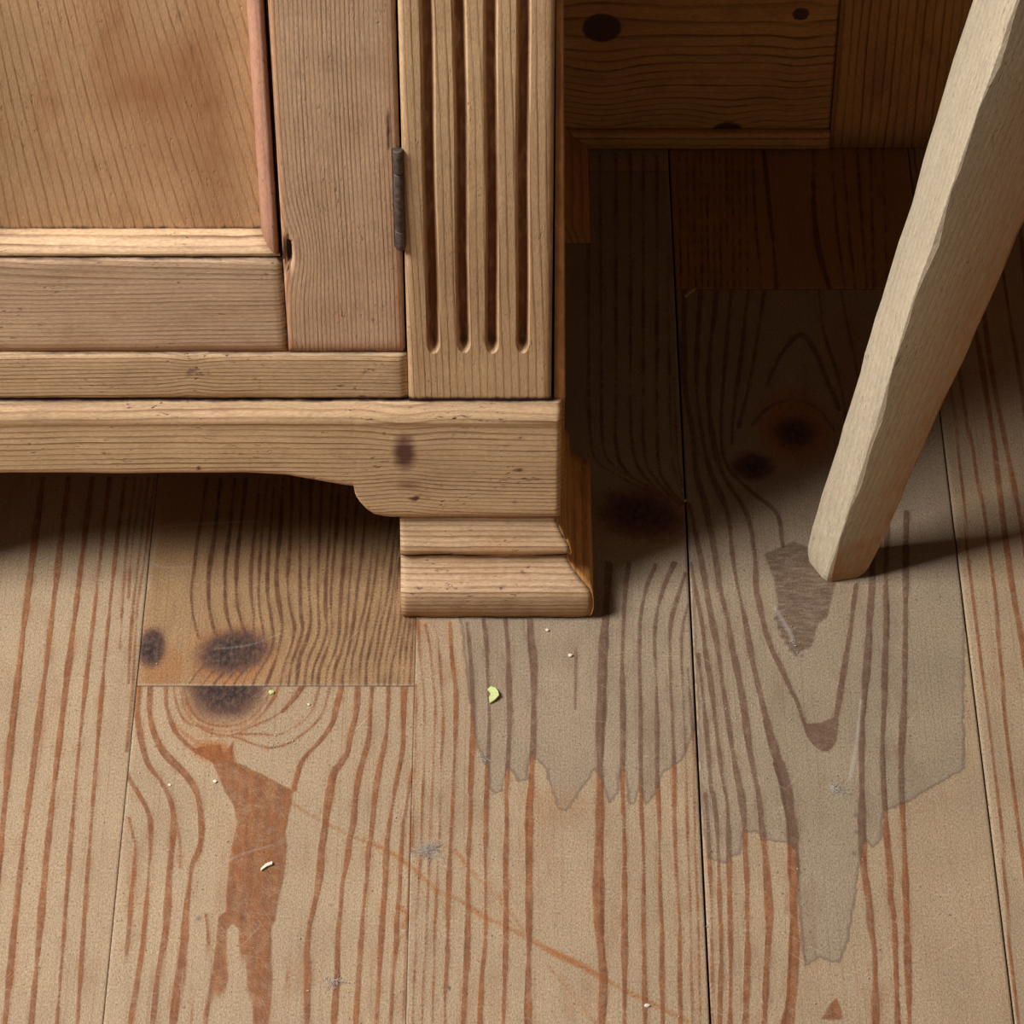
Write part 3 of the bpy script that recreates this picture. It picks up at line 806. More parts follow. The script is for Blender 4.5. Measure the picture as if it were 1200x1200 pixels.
def apron_ring(co):
    x, z = co[:, 0], co[:, 2]
    bend = 0.0024 * gauss(x, -0.0535, 0.010) * np.tanh((z - 0.100) / 0.006)
    return rings(z + bend + 0.002 * np.sin(x * 12), [0.05, 0.085, 0.11, 0.14], [0.0024, 0.0028, 0.0040, 0.0042])


slab('base_board', XL, XC, ZF, ZT, YP, 0.020, M_APRON, 'x', 0.003, 21, xs=xs, zs=np.concatenate([np.linspace(ZF, ZT - .012, 24), np.linspace(ZT - .011, ZT, 12)]),
     disp=apron_disp, zbot=apron_bottom, edge=0.0010, ringf=apron_ring,
     knot=lambda co: 0.95 * gauss(co[:, 0], -0.0522, 0.0052) * gauss(co[:, 2], 0.1015, 0.0115) + 0.55 * gauss(co[:, 0], -0.050, 0.009) * gauss(co[:, 2], 0.079, 0.003)
     + sum(gauss(co[:, 0], a, s) * gauss(co[:, 2], b, s * .8) * 1.3 for a, b, s in [(-.0620, .1135, .0011), (0.0035, .1108, .0013), (0.003, .0905, .0017), (0.0020, .0688, .0014), (-.1530, .091, .0012), (-0.048, .070, .002)]),
     stain=lambda co: 0.75 * gauss(co[:, 0], XC, 0.0016) + 0.35 * gauss(co[:, 2], ZT - 0.012, 0.0016),
     dirt=lambda co: 0.55 * sstep(ZT - .0014, ZT + .0002, co[:, 2]))

# side return of the base board
def prism_x(name, poly_yz, x0, x1, mat, along='y', spacing=0.003, seed=0.0, parent=desk, **attrs):
    n = len(poly_yz)
    V = [(x0, y, z) for y, z in poly_yz] + [(x1, y, z) for y, z in poly_yz]
    faces = [tuple(range(n)), tuple(range(2 * n - 1, n - 1, -1))] + [(i, n + i, n + (i + 1) % n, (i + 1) % n) for i in range(n)]
    o = make_mesh(name, V, faces, mat, parent, smooth=False)
    grain(o, along, 'z', spacing, seed, None, **attrs)
    return o


YB = 1.6400
prism_x('side_base_board', [(YP + .0205, ZF), (1.346, ZF), (1.352, ZA - .01), (1.372, ZA), (1.52, ZA), (1.535, 0.02), (YK, 0.02), (YK, ZT), (YP + .0205, ZT)], 0.006, XC + 0.0016, M_SIDE, seed=3)
prism_x('side_base_board', [(YP + .0205, ZF), (1.346, ZF), (1.352, ZA - .01), (1.372, ZA), (1.52, ZA), (1.535, 0.02), (YK, 0.02), (YK, ZT), (YP + .0205, ZT)], XL, XL + .018, M_SIDE, seed=4)

# foot: a moulding mitred round the corner
PROF = [(-0.016, 0.0), (0.0128, 0.0), (0.0148, 0.0012), (0.0160, 0.0042), (0.0166, 0.0090), (0.0166, 0.0150), (0.0160, 0.0186), (0.0148, 0.0202), (0.0138, 0.0208),
        (0.0122, 0.0216), (0.0096, 0.0236), (0.0070, 0.0262), (0.0048, 0.0292), (0.0034, 0.0318), (0.0030, 0.0336),
        (0.0036, 0.0344), (0.0050, 0.0358), (0.0054, 0.0378), (0.0048, 0.0402), (0.0034, 0.0424), (0.0022, 0.0434), (0.0018, 0.0446), (0.0008, 0.0470), (-0.0010, 0.0500), (-0.0022, 0.0530), (-0.0024, 0.0566), (-0.016, 0.0566)]


def foot_dirt(co):
    z = co[:, 2]
    return 0.75 * gauss(z, 0.0340, 0.0007) + 0.27 * gauss(z, 0.0209, 0.0006) + 0.5 * sstep(0.0530, 0.0566, z) + 0.35 * sstep(.003, 0, z)


def foot(xa, xb_side, sgn, seed):
    """front moulding from the free end to the mitre, then the return along the side"""
    n = len(PROF)
    steps = 34
    V, faces = [], []
    for i in range(steps + 1):
        t = i / steps
        for (o, z) in PROF:
            xe = xb_side + sgn * (o - 0.00025)
            x = xa + t * (xe - xa)
            e = 0.0008 * (max(0, 1 - t * steps / 1.2) ** 2) + 0.0006 * max(0, 1 - (1 - t) * steps / 1.2) ** 2
            j = 0.00018 * math.sin(x * 210 + z * 300 + seed) + 0.00012 * math.sin(x * 530 + z * 900)
            wear = e if 0 < o else 0
            V.append((x, YP - o + wear + (j if o > 0.001 else 0), max(z, 0) + (0.0004 * math.sin(x * 90 + seed) if 0.003 < z < 0.05 else 0)))
    for i in range(steps):
        for k in range(n):
            a, b = i * n + k, i * n + (k + 1) % n
            faces.append((a, b, b + n, a + n) if sgn > 0 else (a + n, b + n, b, a))
    faces += [tuple(range(n))[::-1] if sgn > 0 else tuple(range(n)), tuple(range(steps * n, steps * n + n)) if sgn > 0 else tuple(range(steps * n, steps * n + n))[::-1]]
    o1 = make_mesh('bracket_foot', V, faces, M_FOOT, desk)
    grain(o1, 'x', 'z', 0.0028, seed, None, dirt=foot_dirt,
          stain=lambda co: 0.65 * sstep(0.012, 0.002, co[:, 2]) + 0.6 * gauss(co[:, 2], 0.0372, 0.0016) + 0.6 * sstep(0.010, 0.0165, (co[:, 0] - xb_side) * sgn) * sstep(.03, .018, co[:, 2]),
          knot=lambda co: sum(1.2 * gauss(co[:, 0], a, .0009) * gauss(co[:, 2], b, .0009) for a, b in [(-.0245, .0290), (-.0072, .0245), (-.03, .0362)]))
    V, faces = [], []
    steps = 14
    ye = 1.3400
    for i in range(steps + 1):
        t = i / steps
        for (o, z) in PROF:
            ys_ = YP - o + 0.00025
            V.append((xb_side + sgn * o, ys_ + t * (ye - ys_), z))
    for i in range(steps):
        for k in range(n):
            a, b = i * n + k, i * n + (k + 1) % n
            faces.append((a, b, b + n, a + n) if sgn > 0 else (a + n, b + n, b, a))
    faces += [tuple(range(n))[::-1] if sgn > 0 else tuple(range(n)), tuple(range(steps * n, steps * n + n)) if sgn > 0 else tuple(range(steps * n, steps * n + n))[::-1]]
    o2 = make_mesh('foot_return', V, faces, M_SIDE, o1)
    grain(o2, 'y', 'z', 0.0024, seed + 1, None, dirt=foot_dirt)
    for o in (o1, o2):
        bm = bmesh.new()
        bm.from_mesh(o.data)
        bmesh.ops.recalc_face_normals(bm, faces=bm.faces[:])
        bm.to_mesh(o.data)
        bm.free()
        o.data.polygons.foreach_set('use_smooth', [len(p.vertices) == 4 for p in o.data.polygons])


foot(-0.0555, XC, 1, 30)
foot(2 * XMID + 0.0555, XL, -1, 40)

# rear foot of the kneehole side: a low sloping moulding
prism_x('rear_foot', [(1.5345, 0.0), (YK - .001, 0.0), (YK - .001, .021), (1.5450, .021), (1.5345, .015)], 0.008, XC + .0018, M_SIDE, seed=8)
n_ = 0.0176
V = [(XC + .002, 1.5345, 0), (XC + .002 + n_, 1.5345, 0), (XC + .002 + n_, 1.5345, .004), (XC + .002, 1.5345, .019),
     (XC + .002, YK - .001, 0), (XC + .002 + n_, YK - .001, 0), (XC + .002 + n_, YK - .001, .004), (XC + .002, YK - .001, .019)]
rf = make_mesh('rear_foot_moulding', V, [(0, 1, 2, 3), (7, 6, 5, 4), (0, 4, 5, 1), (1, 5, 6, 2), (2, 6, 7, 3), (3, 7, 4, 0)], M_SIDE, desk, False)
grain(rf, 'y', 'x', 0.004, 9)

# carcass
ZTOP = 0.712
lean = lambda x, z: -0.0034 * (z - ZT) / 0.24
box('bottom_panel', XL + .018, 0.004, YP + .021, YB - .012, ZT - .012, ZT - .001, M_SIDE, 'x', 'y', seed=1)
box('pedestal_back', XL + .004, 0.0050, YB - .011, YB, 0.002, ZTOP, M_SIDE, seed=2)


def side_panel(name, x_in, x_out, seed):
    V = []
    zz = np.linspace(ZT + .0003, ZTOP, 8)
    for z in zz:
        s = -0.0033 * (z - ZT) / 0.24 if x_out > -0.2 else 0
        s = max(s, -0.0052)
        q = s * 0.35
        for x, y in ((x_in + q, YD + .0018), (x_out + s - .0006, YD + .0018), (x_out + s, YD + .0026), (x_out + s, YB - .0005), (x_in + q, YB - .0005)):
            V.append((x, y, z))
    faces = []
    for i in range(7):
        for k in range(5):
            a, b = i * 5 + k, i * 5 + (k + 1) % 5
            faces.append((a, b, b + 5, a + 5))
    faces += [tuple(range(5))[::-1], tuple(range(35, 40))]
    o = make_mesh(name, V, faces, M_SIDE, desk, False)
    grain(o, 'z', 'y', 0.004, seed, dirt=lambda co: 0.25 * gauss(co[:, 2], .2, .03), stain=lambda co: 0.75 + 0 * co[:, 0])


side_panel('side_panel', 0.0203, 0.0258, 5)
side_panel('side_panel', XL + .016, XL + .0005, 6)

# fluted pilaster
PX0, PX1 = -0.0496, 0.0188
FLX = [-0.0373, -0.0229, -0.00925, 0.00495]    # centres of the four flutes
FZ = 0.1635
FW = 0.0031


def flute_profile(X, Z, seed=0):
    d = np.zeros_like(X)
    for i, c_ in enumerate(FLX):
        cc = c_ + 0.00022 * np.sin(Z * 40 + i * 2)
        dz = np.maximum(0, (FZ + 0.0003 * (i % 2) + 0.0075) - Z)
        r = np.sqrt((X - cc) ** 2 + (dz * FW / 0.0075) ** 2) / FW
        d = np.maximum(d, np.clip(1 - r ** 2, 0, 1) ** 0.7 * np.where(Z > FZ - 0.001, 1, 0))
    return d


xsP = np.unique(np.concatenate([np.linspace(PX0, PX1, 34)] + [np.linspace(c_ - .0036, c_ + .0036, 25) for c_ in FLX]))
zsP = np.unique(np.concatenate([np.linspace(ZT + .0004, 0.162, 14), np.linspace(0.1622, 0.1745, 32), np.linspace(0.176, ZTOP, 60)]))


def pil(name, off, seed):
    fl = lambda X, Z: flute_profile((X - off) if off == 0 else 2 * XMID - X, Z)
    x0, x1 = (PX0, PX1) if off == 0 else (2 * XMID - PX1, 2 * XMID - PX0)
    xs_ = xsP if off == 0 else np.sort(2 * XMID - xsP)
    return slab(name, x0, x1, ZT + .0004, ZTOP, YD - .0006, 0.018, M_PIL, 'z', 0.0036, seed, xs=xs_, zs=zsP,
                disp=lambda X, Z: 0.0038 * fl(X, Z), edge=0.0008,
                stain=lambda co: 0.95 * sstep(0.40, 0.90, fl(co[:, 0], co[:, 2])) + 0.6 * gauss(co[:, 0], x1, 0.0014) * (1 if off == 0 else 0) + 0.22 * gauss(co[:, 2], .2, .05),
                dirt=lambda co: 0.95 * sstep(ZT + .0045, ZT + .0008, co[:, 2]) + 0.16 * sstep(0.6, 1.0, fl(co[:, 0], co[:, 2])) * (0.5 + 0.5 * np.sin(co[:, 2] * 70 + co[:, 0] * 200))
                + 0.4 * fl(co[:, 0], co[:, 2]) * gauss(co[:, 2], FZ + .006, .006),
                ringf=lambda co: rings(co[:, 0] + 0.02 * (co[:, 2] - .13) + 0.002 * gauss(co[:, 2], .30, .06) * np.sin(co[:, 0] * 90), [x0, x0 + .02, x1], [0.0022, 0.0034, 0.0042]))


pil('fluted_pilaster', 0, 50)
pil('fluted_pilaster', 1, 54)

# rail below the door, door and hinge
ZR = 0.1626
slab('bottom_rail', 2 * XMID - PX0 + .0003, PX0 - .0004, ZT + .0004, ZR, YD, 0.018, M_APRON, 'x', 0.0029, 60, nx=70, nz=14, edge=0.0012,
     ringf=lambda co: (co[:, 2] + 0.0012 * np.sin(co[:, 0] * 17) + 0.0018 * gauss(co[:, 0], -.1535, .006) * np.tanh((co[:, 2] - .151) / .003)) / 0.0024,
     knot=lambda co: 0.75 * gauss(co[:, 0], -.1535, .0026) * gauss(co[:, 2], .1502, .0028) + 0.9 * gauss(co[:, 0], -.0695, .0016) * gauss(co[:, 2], .1515, .0014) + .5 * gauss(co[:, 0], -.151, .0012) * gauss(co[:, 2], .153, .0012),
     dirt=lambda co: 0.75 * 1.2 * sstep(ZT + .0038, ZT + .0008, co[:, 2]) + 0.35 * gauss(co[:, 2], ZR, .0015),
     stain=lambda co: 0.7 * sstep(ZT + .009, ZT + .002, co[:, 2]) * (0.5 + 0.5 * np.sin(co[:, 0] * 40 + 1)))

DX0, DX1 = 2 * XMID - PX0 + .0009, PX0 - .0010   # door
SX = -0.1060                                    # inner edge of the right stile
SXL = 2 * XMID - SX
DZ0, DZ1 = ZR + 0.0009, 0.668
RZ = 0.2218                                     # upper edge of the lower door rail
door = empty('door', (DX1, YD, DZ0), '', '')
del door['label'], door['category']
door.name = 'panelled_door'
door.parent = desk
door.matrix_parent_inverse = desk.matrix_world.inverted()
bpy.context.view_layer.update()


def stile_ring(co):
    x, z = co[:, 0], co[:, 2]
    pinch = 0.0045 * gauss(z, 0.228, 0.016) * gauss(x, SX + .006, 0.008)
    return (x - pinch + 0.004 * (z - .2) + 0.0006 * np.sin(z * 25)) / 0.00205


slab('door_stile', SX, DX1, DZ0, DZ1, YD, 0.020, M_STILE, 'z', 0.002, 70, nx=46, nz=150, edge=0.0011, parent=door, ringf=stile_ring,
     disp=lambda X, Z: 0.0042 * np.clip(1 - ((X - (SX + 0.0028)) / 0.0021) ** 2 - ((Z - 0.2260) / 0.0095) ** 2, 0, 1) ** 0.5,
     dirt=lambda co: 1.0 * sstep(0.35, .8, np.clip(1 - ((co[:, 0] - (SX + 0.0028)) / 0.0023) ** 2 - ((co[:, 2] - 0.2260) / 0.0098) ** 2, 0, 1)) + 0.45 * sstep(DZ0 + .0014, DZ0, co[:, 2]) + 0.35 * sstep(DX1 - .001, DX1, co[:, 0]) + 0.6 * gauss(co[:, 0], DX1 - .0046, .0007) * sstep(.286, .290, co[:, 2]) * sstep(.318, .305, co[:, 2]),
     stain=lambda co: 0.45 * sstep(DZ0 + .012, DZ0, co[:, 2]) + 0.3 * gauss(co[:, 0], DX1 - .003, .002) + 0.45 * gauss(co[:, 0], SX + .001, .0012))
slab('door_stile', DX0, SXL, DZ0, DZ1, YD, 0.020, M_STILE, 'z', 0.002, 71, nx=14, nz=60, edge=0.0011, parent=door)
slab('door_rail', SXL + .0002, SX - .0003, DZ0, RZ, YD + .0004, 0.020, M_RAIL, 'x', 0.0025, 72, nx=60, nz=22, edge=0.0012, parent=door,
     ringf=lambda co: (co[:, 2] + 0.055 * (co[:, 0] + .1) * sstep(.2, .22, co[:, 2]) + .001 * np.sin(co[:, 0] * 20)) / 0.0026,
     stain=lambda co: 0.5 * sstep(DZ0 + .010, DZ0, co[:, 2]), dirt=lambda co: 0.5 * sstep(RZ - .0018, RZ, co[:, 2]) + 0.5 * sstep(SX - .0018, SX - .0003, co[:, 0]))
slab('door_rail', SXL + .0002, SX - .0003, 0.612, DZ1, YD + .0004, 0.020, M_RAIL, 'x', 0.0025, 73, nx=20, nz=10, edge=0.0012, parent=door)

# fielded panel and its mitred mouldings
PW = 0.0086                                     # width of a moulding
PYB = YD + 0.0124                               # face of the panel


def panel_ring(co):
    x, z = co[:, 0], co[:, 2]
    return (x + 0.17 * (z - .25) * sstep(-.30, -.13, x) + 0.012 * (z - .25)) / 0.0046


slab('door_panel', SXL + .0012, SX - .0012, RZ + .0006, 0.6114, PYB, 0.006, M_PANEL, 'z', 0.0045, 80, nx=70, nz=70, edge=0.0, parent=door, ringf=panel_ring,
     dirt=lambda co: 0.75 * sstep(RZ + PW - .0006 + .0022, RZ + PW - .0016, co[:, 2]) + 0.24 * gauss(co[:, 0] + 0.17 * (co[:, 2] - .25), -.1290, .0062) * sstep(.2, .33, co[:, 2]) + .3 * sstep(SX - PW - .003, SX - PW, co[:, 0]),
     stain=lambda co: 0.55 * gauss(co[:, 0], -.165, .016) * gauss(co[:, 2], .315, .013) + 0.5 * gauss(co[:, 0], -.152, .02) * gauss(co[:, 2], .29, .03) + .35 * gauss(co[:, 0], -.18, .01) * gauss(co[:, 2], .36, .02) + 0.35 * gauss(co[:, 0], -.135, .006))


def bead(name, ends, mat, seed, along, **attrs):
    """moulding between two mitred ends; each end lists (x, y, z) of its profile"""
    A, B = ends
    n = len(A)
    V, faces = [], []
    S = 24
    for i in range(S + 1):
        t = i / S
        for a, b in zip(A, B):
            j = 0.00012 * math.sin(t * 60 + seed)
            V.append((a[0] + (b[0] - a[0]) * t + j, a[1] + (b[1] - a[1]) * t, a[2] + (b[2] - a[2]) * t + j))
    for i in range(S):
        for k in range(n):
            p, q = i * n + k, i * n + (k + 1) % n
            faces.append((p, q, q + n, p + n))
    faces += [tuple(range(n)), tuple(range(S * n, S * n + n))]
    o = make_mesh(name, V, faces, mat, door)
    bm = bmesh.new()
    bm.from_mesh(o.data)
    bmesh.ops.recalc_face_normals(bm, faces=bm.faces[:])
    bm.to_mesh(o.data)
    bm.free()
    o.data.polygons.foreach_set('use_smooth', [len(p.vertices) == 4 for p in o.data.polygons])
    grain(o, along, {'x': 'z', 'z': 'x'}[along], 0.0036, seed, None, **attrs)
    return o


# profile: distance inward from the frame edge, depth behind the frame face
BP = [(0.0, 0.0122), (0.0004, 0.0030), (0.0012, 0.0012), (0.0026, 0.0010), (0.0046, 0.0022), (0.0064, 0.0048), (0.0076, 0.0082), (0.0084, 0.0110), (PW, 0.0122)]
g_ = 0.0017                                     # the dark gap between stile and upright moulding
bx = SX - g_
bead('panel_moulding', ([(SX - .0006 - w, YD + d, RZ + w) for w, d in BP], [(SXL + .0006 + w, YD + d, RZ + w) for w, d in BP]), M_APRON, 90, 'x',
     dirt=lambda co: 0.6 * sstep(RZ + .0016, RZ + .0002, co[:, 2]))
bead('panel_moulding', ([(bx - w, YD + d, RZ + w + .0006) for w, d in BP], [(bx - w, YD + d, 0.6118 - w) for w, d in BP]), M_MOULD, 91, 'z',
     dirt=lambda co: 0.5 * sstep(bx - .0008, bx, co[:, 0]))
bead('panel_moulding', ([(SXL + .0006 + w, YD + d, RZ + w) for w, d in BP], [(SXL + .0006 + w, YD + d, 0.6118 - w) for w, d in BP]), M_MOULD, 92, 'z')
bead('panel_moulding', ([(SX - .0006 - w, YD + d, 0.6118 - w) for w, d in BP], [(SXL + .0006 + w, YD + d, 0.6118 - w) for w, d in BP]), M_APRON, 93, 'x')

# butt hinge: three-part knuckle with worn ends
HX, HR = -0.0514, 0.0024
bm = bmesh.new()
for za, zb in ((0.2296, 0.2405), (0.2409, 0.2742), (0.2746, 0.2880)):
    mtx = Matrix.Translation((HX, YD - .0006, (za + zb) / 2))
    r = bmesh.ops.create_cone(bm, cap_ends=True, segments=18, radius1=HR, radius2=HR * 0.98, depth=zb - za, matrix=mtx)
me = bpy.data.meshes.new('hinge')
bm.to_mesh(me)
bm.free()
me.materials.append(M_IRON)
hg = bpy.data.objects.new('hinge', me)
link(hg, door)
hg['label'] = 'dark iron butt hinge'
md = hg.modifiers.new('bevel', 'BEVEL')
md.width = 0.0004
md.segments = 2
me.polygons.foreach_set('use_smooth', [len(p.vertices) == 4 for p in me.polygons])
box('hinge_leaf', HX - .0030, HX + .0006, YD - .0004, YD + .0016, 0.2300, 0.2884, M_IRON, parent=door, bev=0.0003)

# upper frame and top (above the picture)
slab('top_rail', DX0, DX1, 0.669, ZTOP, YD, 0.018, M_RAIL, 'x', 0.003, 62, nx=20, nz=6)
box('desk_top', XL - .025, 1.055, YP - .022, YB + .30, ZTOP + .0004, ZTOP + .028, M_RAIL, 'x', 'y', seed=11, bev=0.004)
box('frieze_board', 0.0210, 0.6190, YD + .003, YD + .022, 0.600, ZTOP, M_RAIL, 'x', 'z', seed=12)
box('pedestal_carcass', 0.6200, 1.030, YD, YB, 0.0566, ZTOP, M_RAIL, 'z', 'x', seed=13)
box('pedestal_plinth', 0.6120, 1.038, YP - .010, YB, 0.0, 0.056, M_RAIL, 'x', 'z', seed=14)

# back of the kneehole
KX1 = 0.1824


def back_ring(co):
    x, z = co[:, 0], co[:, 2]
    b = 0.0055 * gauss(x, 0.0503, 0.016) * np.tanh((z - .086) / .016)
    b = b + 0.0022 * gauss(x, 0.1608, 0.008) * np.tanh((z - .0955) / .008)
    b = b - 0.0060 * gauss(x, 0.1235, 0.012) * sstep(.050, .012, z)
    return rings(z - b, [0, .03, .06, .085, .12], [.0034, .0040, .0052, .0090, .0130])


slab('back_board', 0.0195, KX1 - .0004, 0.0130, 0.300, YK, 0.016, M_BACK, 'x', 0.006, 100, nx=90, zs=np.concatenate([np.linspace(.0130, .12, 60), np.linspace(.13, .30, 8)]), edge=0.001, ringf=back_ring,
     knot=lambda co: 1.5 * sstep(1.3, .7, np.hypot((co[:, 0] - .0503) / .0105, (co[:, 2] - .0860) / .0095)) + 1.5 * sstep(1.3, .7, np.hypot((co[:, 0] - .1608) / .0045, (co[:, 2] - .0955) / .0042)) + 1.0 * sstep(1.3, .7, np.hypot((co[:, 0] - .1235) / .009, (co[:, 2] - .0130) / .006)))
slab('back_board', 0.0195, KX1 - .0004, 0.3004, ZTOP, YK, 0.016, M_BACK, 'x', 0.006, 101, nx=10, nz=10)
slab('back_stile', KX1, 0.2700, 0.0006, ZTOP, YK - .0020, 0.018, M_BACK, 'z', 0.005, 102, nx=20, nz=40, edge=0.0012)
slab('back_board', 0.2704, 0.6190, 0.0130, 0.300, YK, 0.016, M_BACK, 'x', 0.006, 103, nx=20, nz=10)
slab('back_board', 0.2704, 0.6190, 0.3004, ZTOP, YK, 0.016, M_BACK, 'x', 0.006, 104, nx=10, nz=10)
slab('back_lip', 0.0195, KX1 - .0004, 0.0008, 0.0126, YK - .0040, 0.019, M_BACK, 'x', 0.005, 105, nx=30, nz=6, edge=0.0014)
slab('back_lip', 0.2704, 0.6190, 0.0008, 0.0126, YK - .0040, 0.019, M_BACK, 'x', 0.005, 106, nx=20, nz=6, edge=0.0014)

# ------------------------------------------------------------------ the stool, one splayed leg in the picture
stool = empty('wooden_stool', (0.38, 1.1, 0.0), 'pale unvarnished wooden stool with square tapered splayed legs, in front of the kneehole', 'stool')
fx, fy = P2F(967, 684)
S0 = 0.0215
ang0 = math.radians(11)
SKEW = math.radians(107)            # the hand-cut section is not quite square


def stool_leg(bx_, by_, ang, lean_x, lean_y, seed, top=0.432):
    """square tapering leg, edges eased unevenly by hand, foot end worn round"""
    e1 = Vector((math.cos(ang), math.sin(ang)))
    e2 = Vector((math.cos(ang + SKEW), math.sin(ang + SKEW)))
    bm = bmesh.new()
    zs = [0, .0015, .004, .008, .014, .022] + [0.022 + (top - .022) * i / 34 for i in range(1, 35)]
    rings = []
    for z in zs:
        s = S0 * (1 + 2.35 * z) * 0.5
        s *= 1 - 0.13 * max(0, 1 - z / 0.010) ** 2
        ring = []
        cut = 0.0012 + 0.0009 * math.sin(z * 47 + seed) + 0.0007 * math.sin(z * 113 + seed * 2)
        pts = []
        for k, (u, w) in enumerate(((-1, -1), (1, -1), (1, 1), (-1, 1))):
            cc = max(0.0005, cut * (1.2 if k == 0 else 0.9) + 0.0016 * max(0, 1 - z / .012)) * (1.0 if k else 1.15)
            d1 = ((-1, 0), (0, -1), (1, 0), (0, 1))[k]     # coming from
            a_ = Vector(((u - (2.6 * min(z, .2) if k == 0 else 0)) * s, w * s))
            prev = Vector(((-1, 1), (-1, -1), (1, -1), (1, 1))[k])
            nxt = Vector(((1, -1), (1, 1), (-1, 1), (-1, -1))[k])
            pa = a_ + (prev * s - a_).normalized() * cc
            pb = a_ + (nxt * s - a_).normalized() * cc
            pm = (pa + pb) / 2 + (a_ - (pa + pb) / 2) * 0.42
            pts += [pa, pm, pb]
        for p in pts:
            q = e1 * p.x + e2 * p.y
            jx = 0.00015 * math.sin(z * 300 + q.x * 900)
            ring.append(bm.verts.new((bx_ + q.x + lean_x * z + jx, by_ + q.y + lean_y * z, z)))
        rings.append(ring)
    for a, b in zip(rings, rings[1:]):
        for k in range(12):
            bm.faces.new((a[k], a[(k + 1) % 12], b[(k + 1) % 12], b[k]))
    bm.faces.new(rings[0][::-1])
    bm.faces.new(rings[-1])
    me = bpy.data.meshes.new('leg')
    bm.to_mesh(me)
    bm.free()
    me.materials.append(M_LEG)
    o = bpy.data.objects.new('leg', me)
    link(o, stool)
    co = coords(me)
    L = co[:, 2]
    iv = np.linalg.inv(np.array([[e1.x, e2.x], [e1.y, e2.y]]))
    dx_, dy_ = co[:, 0] - bx_ - lean_x * L, co[:, 1] - by_ - lean_y * L
    qx, qy = iv[0, 0] * dx_ + iv[0, 1] * dy_, iv[1, 0] * dx_ + iv[1, 1] * dy_
    set_attr(me, 'gco', np.stack([L + seed, qx + qy * .7 + seed, qy + seed], 1))
    set_attr(me, 'ring', (qx + 0.5 * qy) / 0.0032)
    set_attr(me, 'stain', 0.85 * sstep(0.0002, 0.0012, qx - qy))  # brown tint on the right face: its shade put into the colour
    return o


cen = Vector((fx, fy)) + (Vector((math.cos(ang0), math.sin(ang0))) + Vector((math.cos(ang0 + SKEW), math.sin(ang0 + SKEW)))) * (S0 / 2 * 0.95)
LX, LY = 0.187, -0.03
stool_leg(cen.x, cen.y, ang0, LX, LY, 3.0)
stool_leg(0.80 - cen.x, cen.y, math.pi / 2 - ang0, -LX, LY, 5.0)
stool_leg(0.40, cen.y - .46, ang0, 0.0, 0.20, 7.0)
sx0, sx1, sy0, sy1 = cen.x + LX * .43 - .028, .80 - cen.x - LX * .43 + .028, cen.y - .41, cen.y + .012
box('seat', sx0, sx1, sy0, sy1, 0.432, 0.462, M_LEG, 'x', 'y', 0.006, 2.0, parent=stool, bev=0.006)

# ------------------------------------------------------------------ small things lying on the floor


def tag(o, label, cat, group=None):
    o['label'] = label
    o['category'] = cat
    if group:
        o['group'] = group
    return o


M_GREEN = plain('pale_green', (182, 188, 122), 0.5, 0.12, 600)
M_CHIP = plain('pale_chip', (214, 200, 172), 0.6, 0.15, 900)
M_STRAW = plain('straw', (196, 160, 92), 0.6, 0.15, 900)
M_FLUFF = plain('grey_fluff', (168, 156, 142), 0.9, 0.25, 2000)


def flake(name, px, py, pts, mat, thick=0.0006, curl=0.0012, label='', cat='', group=None):
    """thin flake with an irregular outline, curled up at one side"""
    cx, cy = P2F(px, py)
    n = len(pts)
    P = [((x - px) * PXM, (py - y) / 1650.0) for x, y in pts]
    bm = bmesh.new()
    rr = max(math.hypot(*p) for p in P)
    lo, hi = [], []
    for f in (1.0, 0.55):
        lo.append([bm.verts.new((x * f, y * f, curl * ((x * f) / rr * .5 + .5) ** 2)) for x, y in P])
        hi.append([bm.verts.new((x * f * .94, y * f * .94, curl * ((x * f) / rr * .5 + .5) ** 2 + thick)) for x, y in P])
    cl, ch = bm.verts.new((0, 0, curl * .2)), bm.verts.new((0, 0, curl * .25 + thick))
    for i in range(n):
        j = (i + 1) % n
        bm.faces.new((lo[0][i], lo[0][j], hi[0][j], hi[0][i]))
        bm.faces.new((hi[0][i], hi[0][j], hi[1][j], hi[1][i]))
        bm.faces.new((lo[0][j], lo[0][i], lo[1][i], lo[1][j]))
        bm.faces.new((hi[1][i], hi[1][j], ch))
        bm.faces.new((lo[1][j], lo[1][i], cl))
    bmesh.ops.recalc_face_normals(bm, faces=bm.faces[:])
    me = bpy.data.meshes.new(name)
    bm.to_mesh(me)
    bm.free()
    me.materials.append(mat)
    o = bpy.data.objects.new(name, me)
    o.location = (cx, cy, 0.0)
    link(o)
    return tag(o, label, cat, group)


flake('leaf_fragment', 578, 816, [(571, 809), (575, 806), (580, 808), (584, 813), (585, 818), (580, 822), (574, 825), (573, 818), (575, 814)], M_GREEN, 0.0007, 0.0028,
      'tiny yellow-green leaf scrap on the floor below the foot', 'leaf')
flake('wood_splinter', 313, 1014, [(306, 1018), (312, 1013), (319, 1011), (319, 1014), (313, 1016), (307, 1020)], M_CHIP, 0.0008, 0.0004,
      'cream splinter on the wide orange grain at lower left', 'splinter')
flake('straw_bit', 812, 342, [(800, 349), (806, 343), (812, 340), (816, 338), (815, 341), (809, 345), (803, 350)], M_STRAW, 0.0008, 0.001,
      'thin yellowish straw lying in the shade of the kneehole', 'straw')


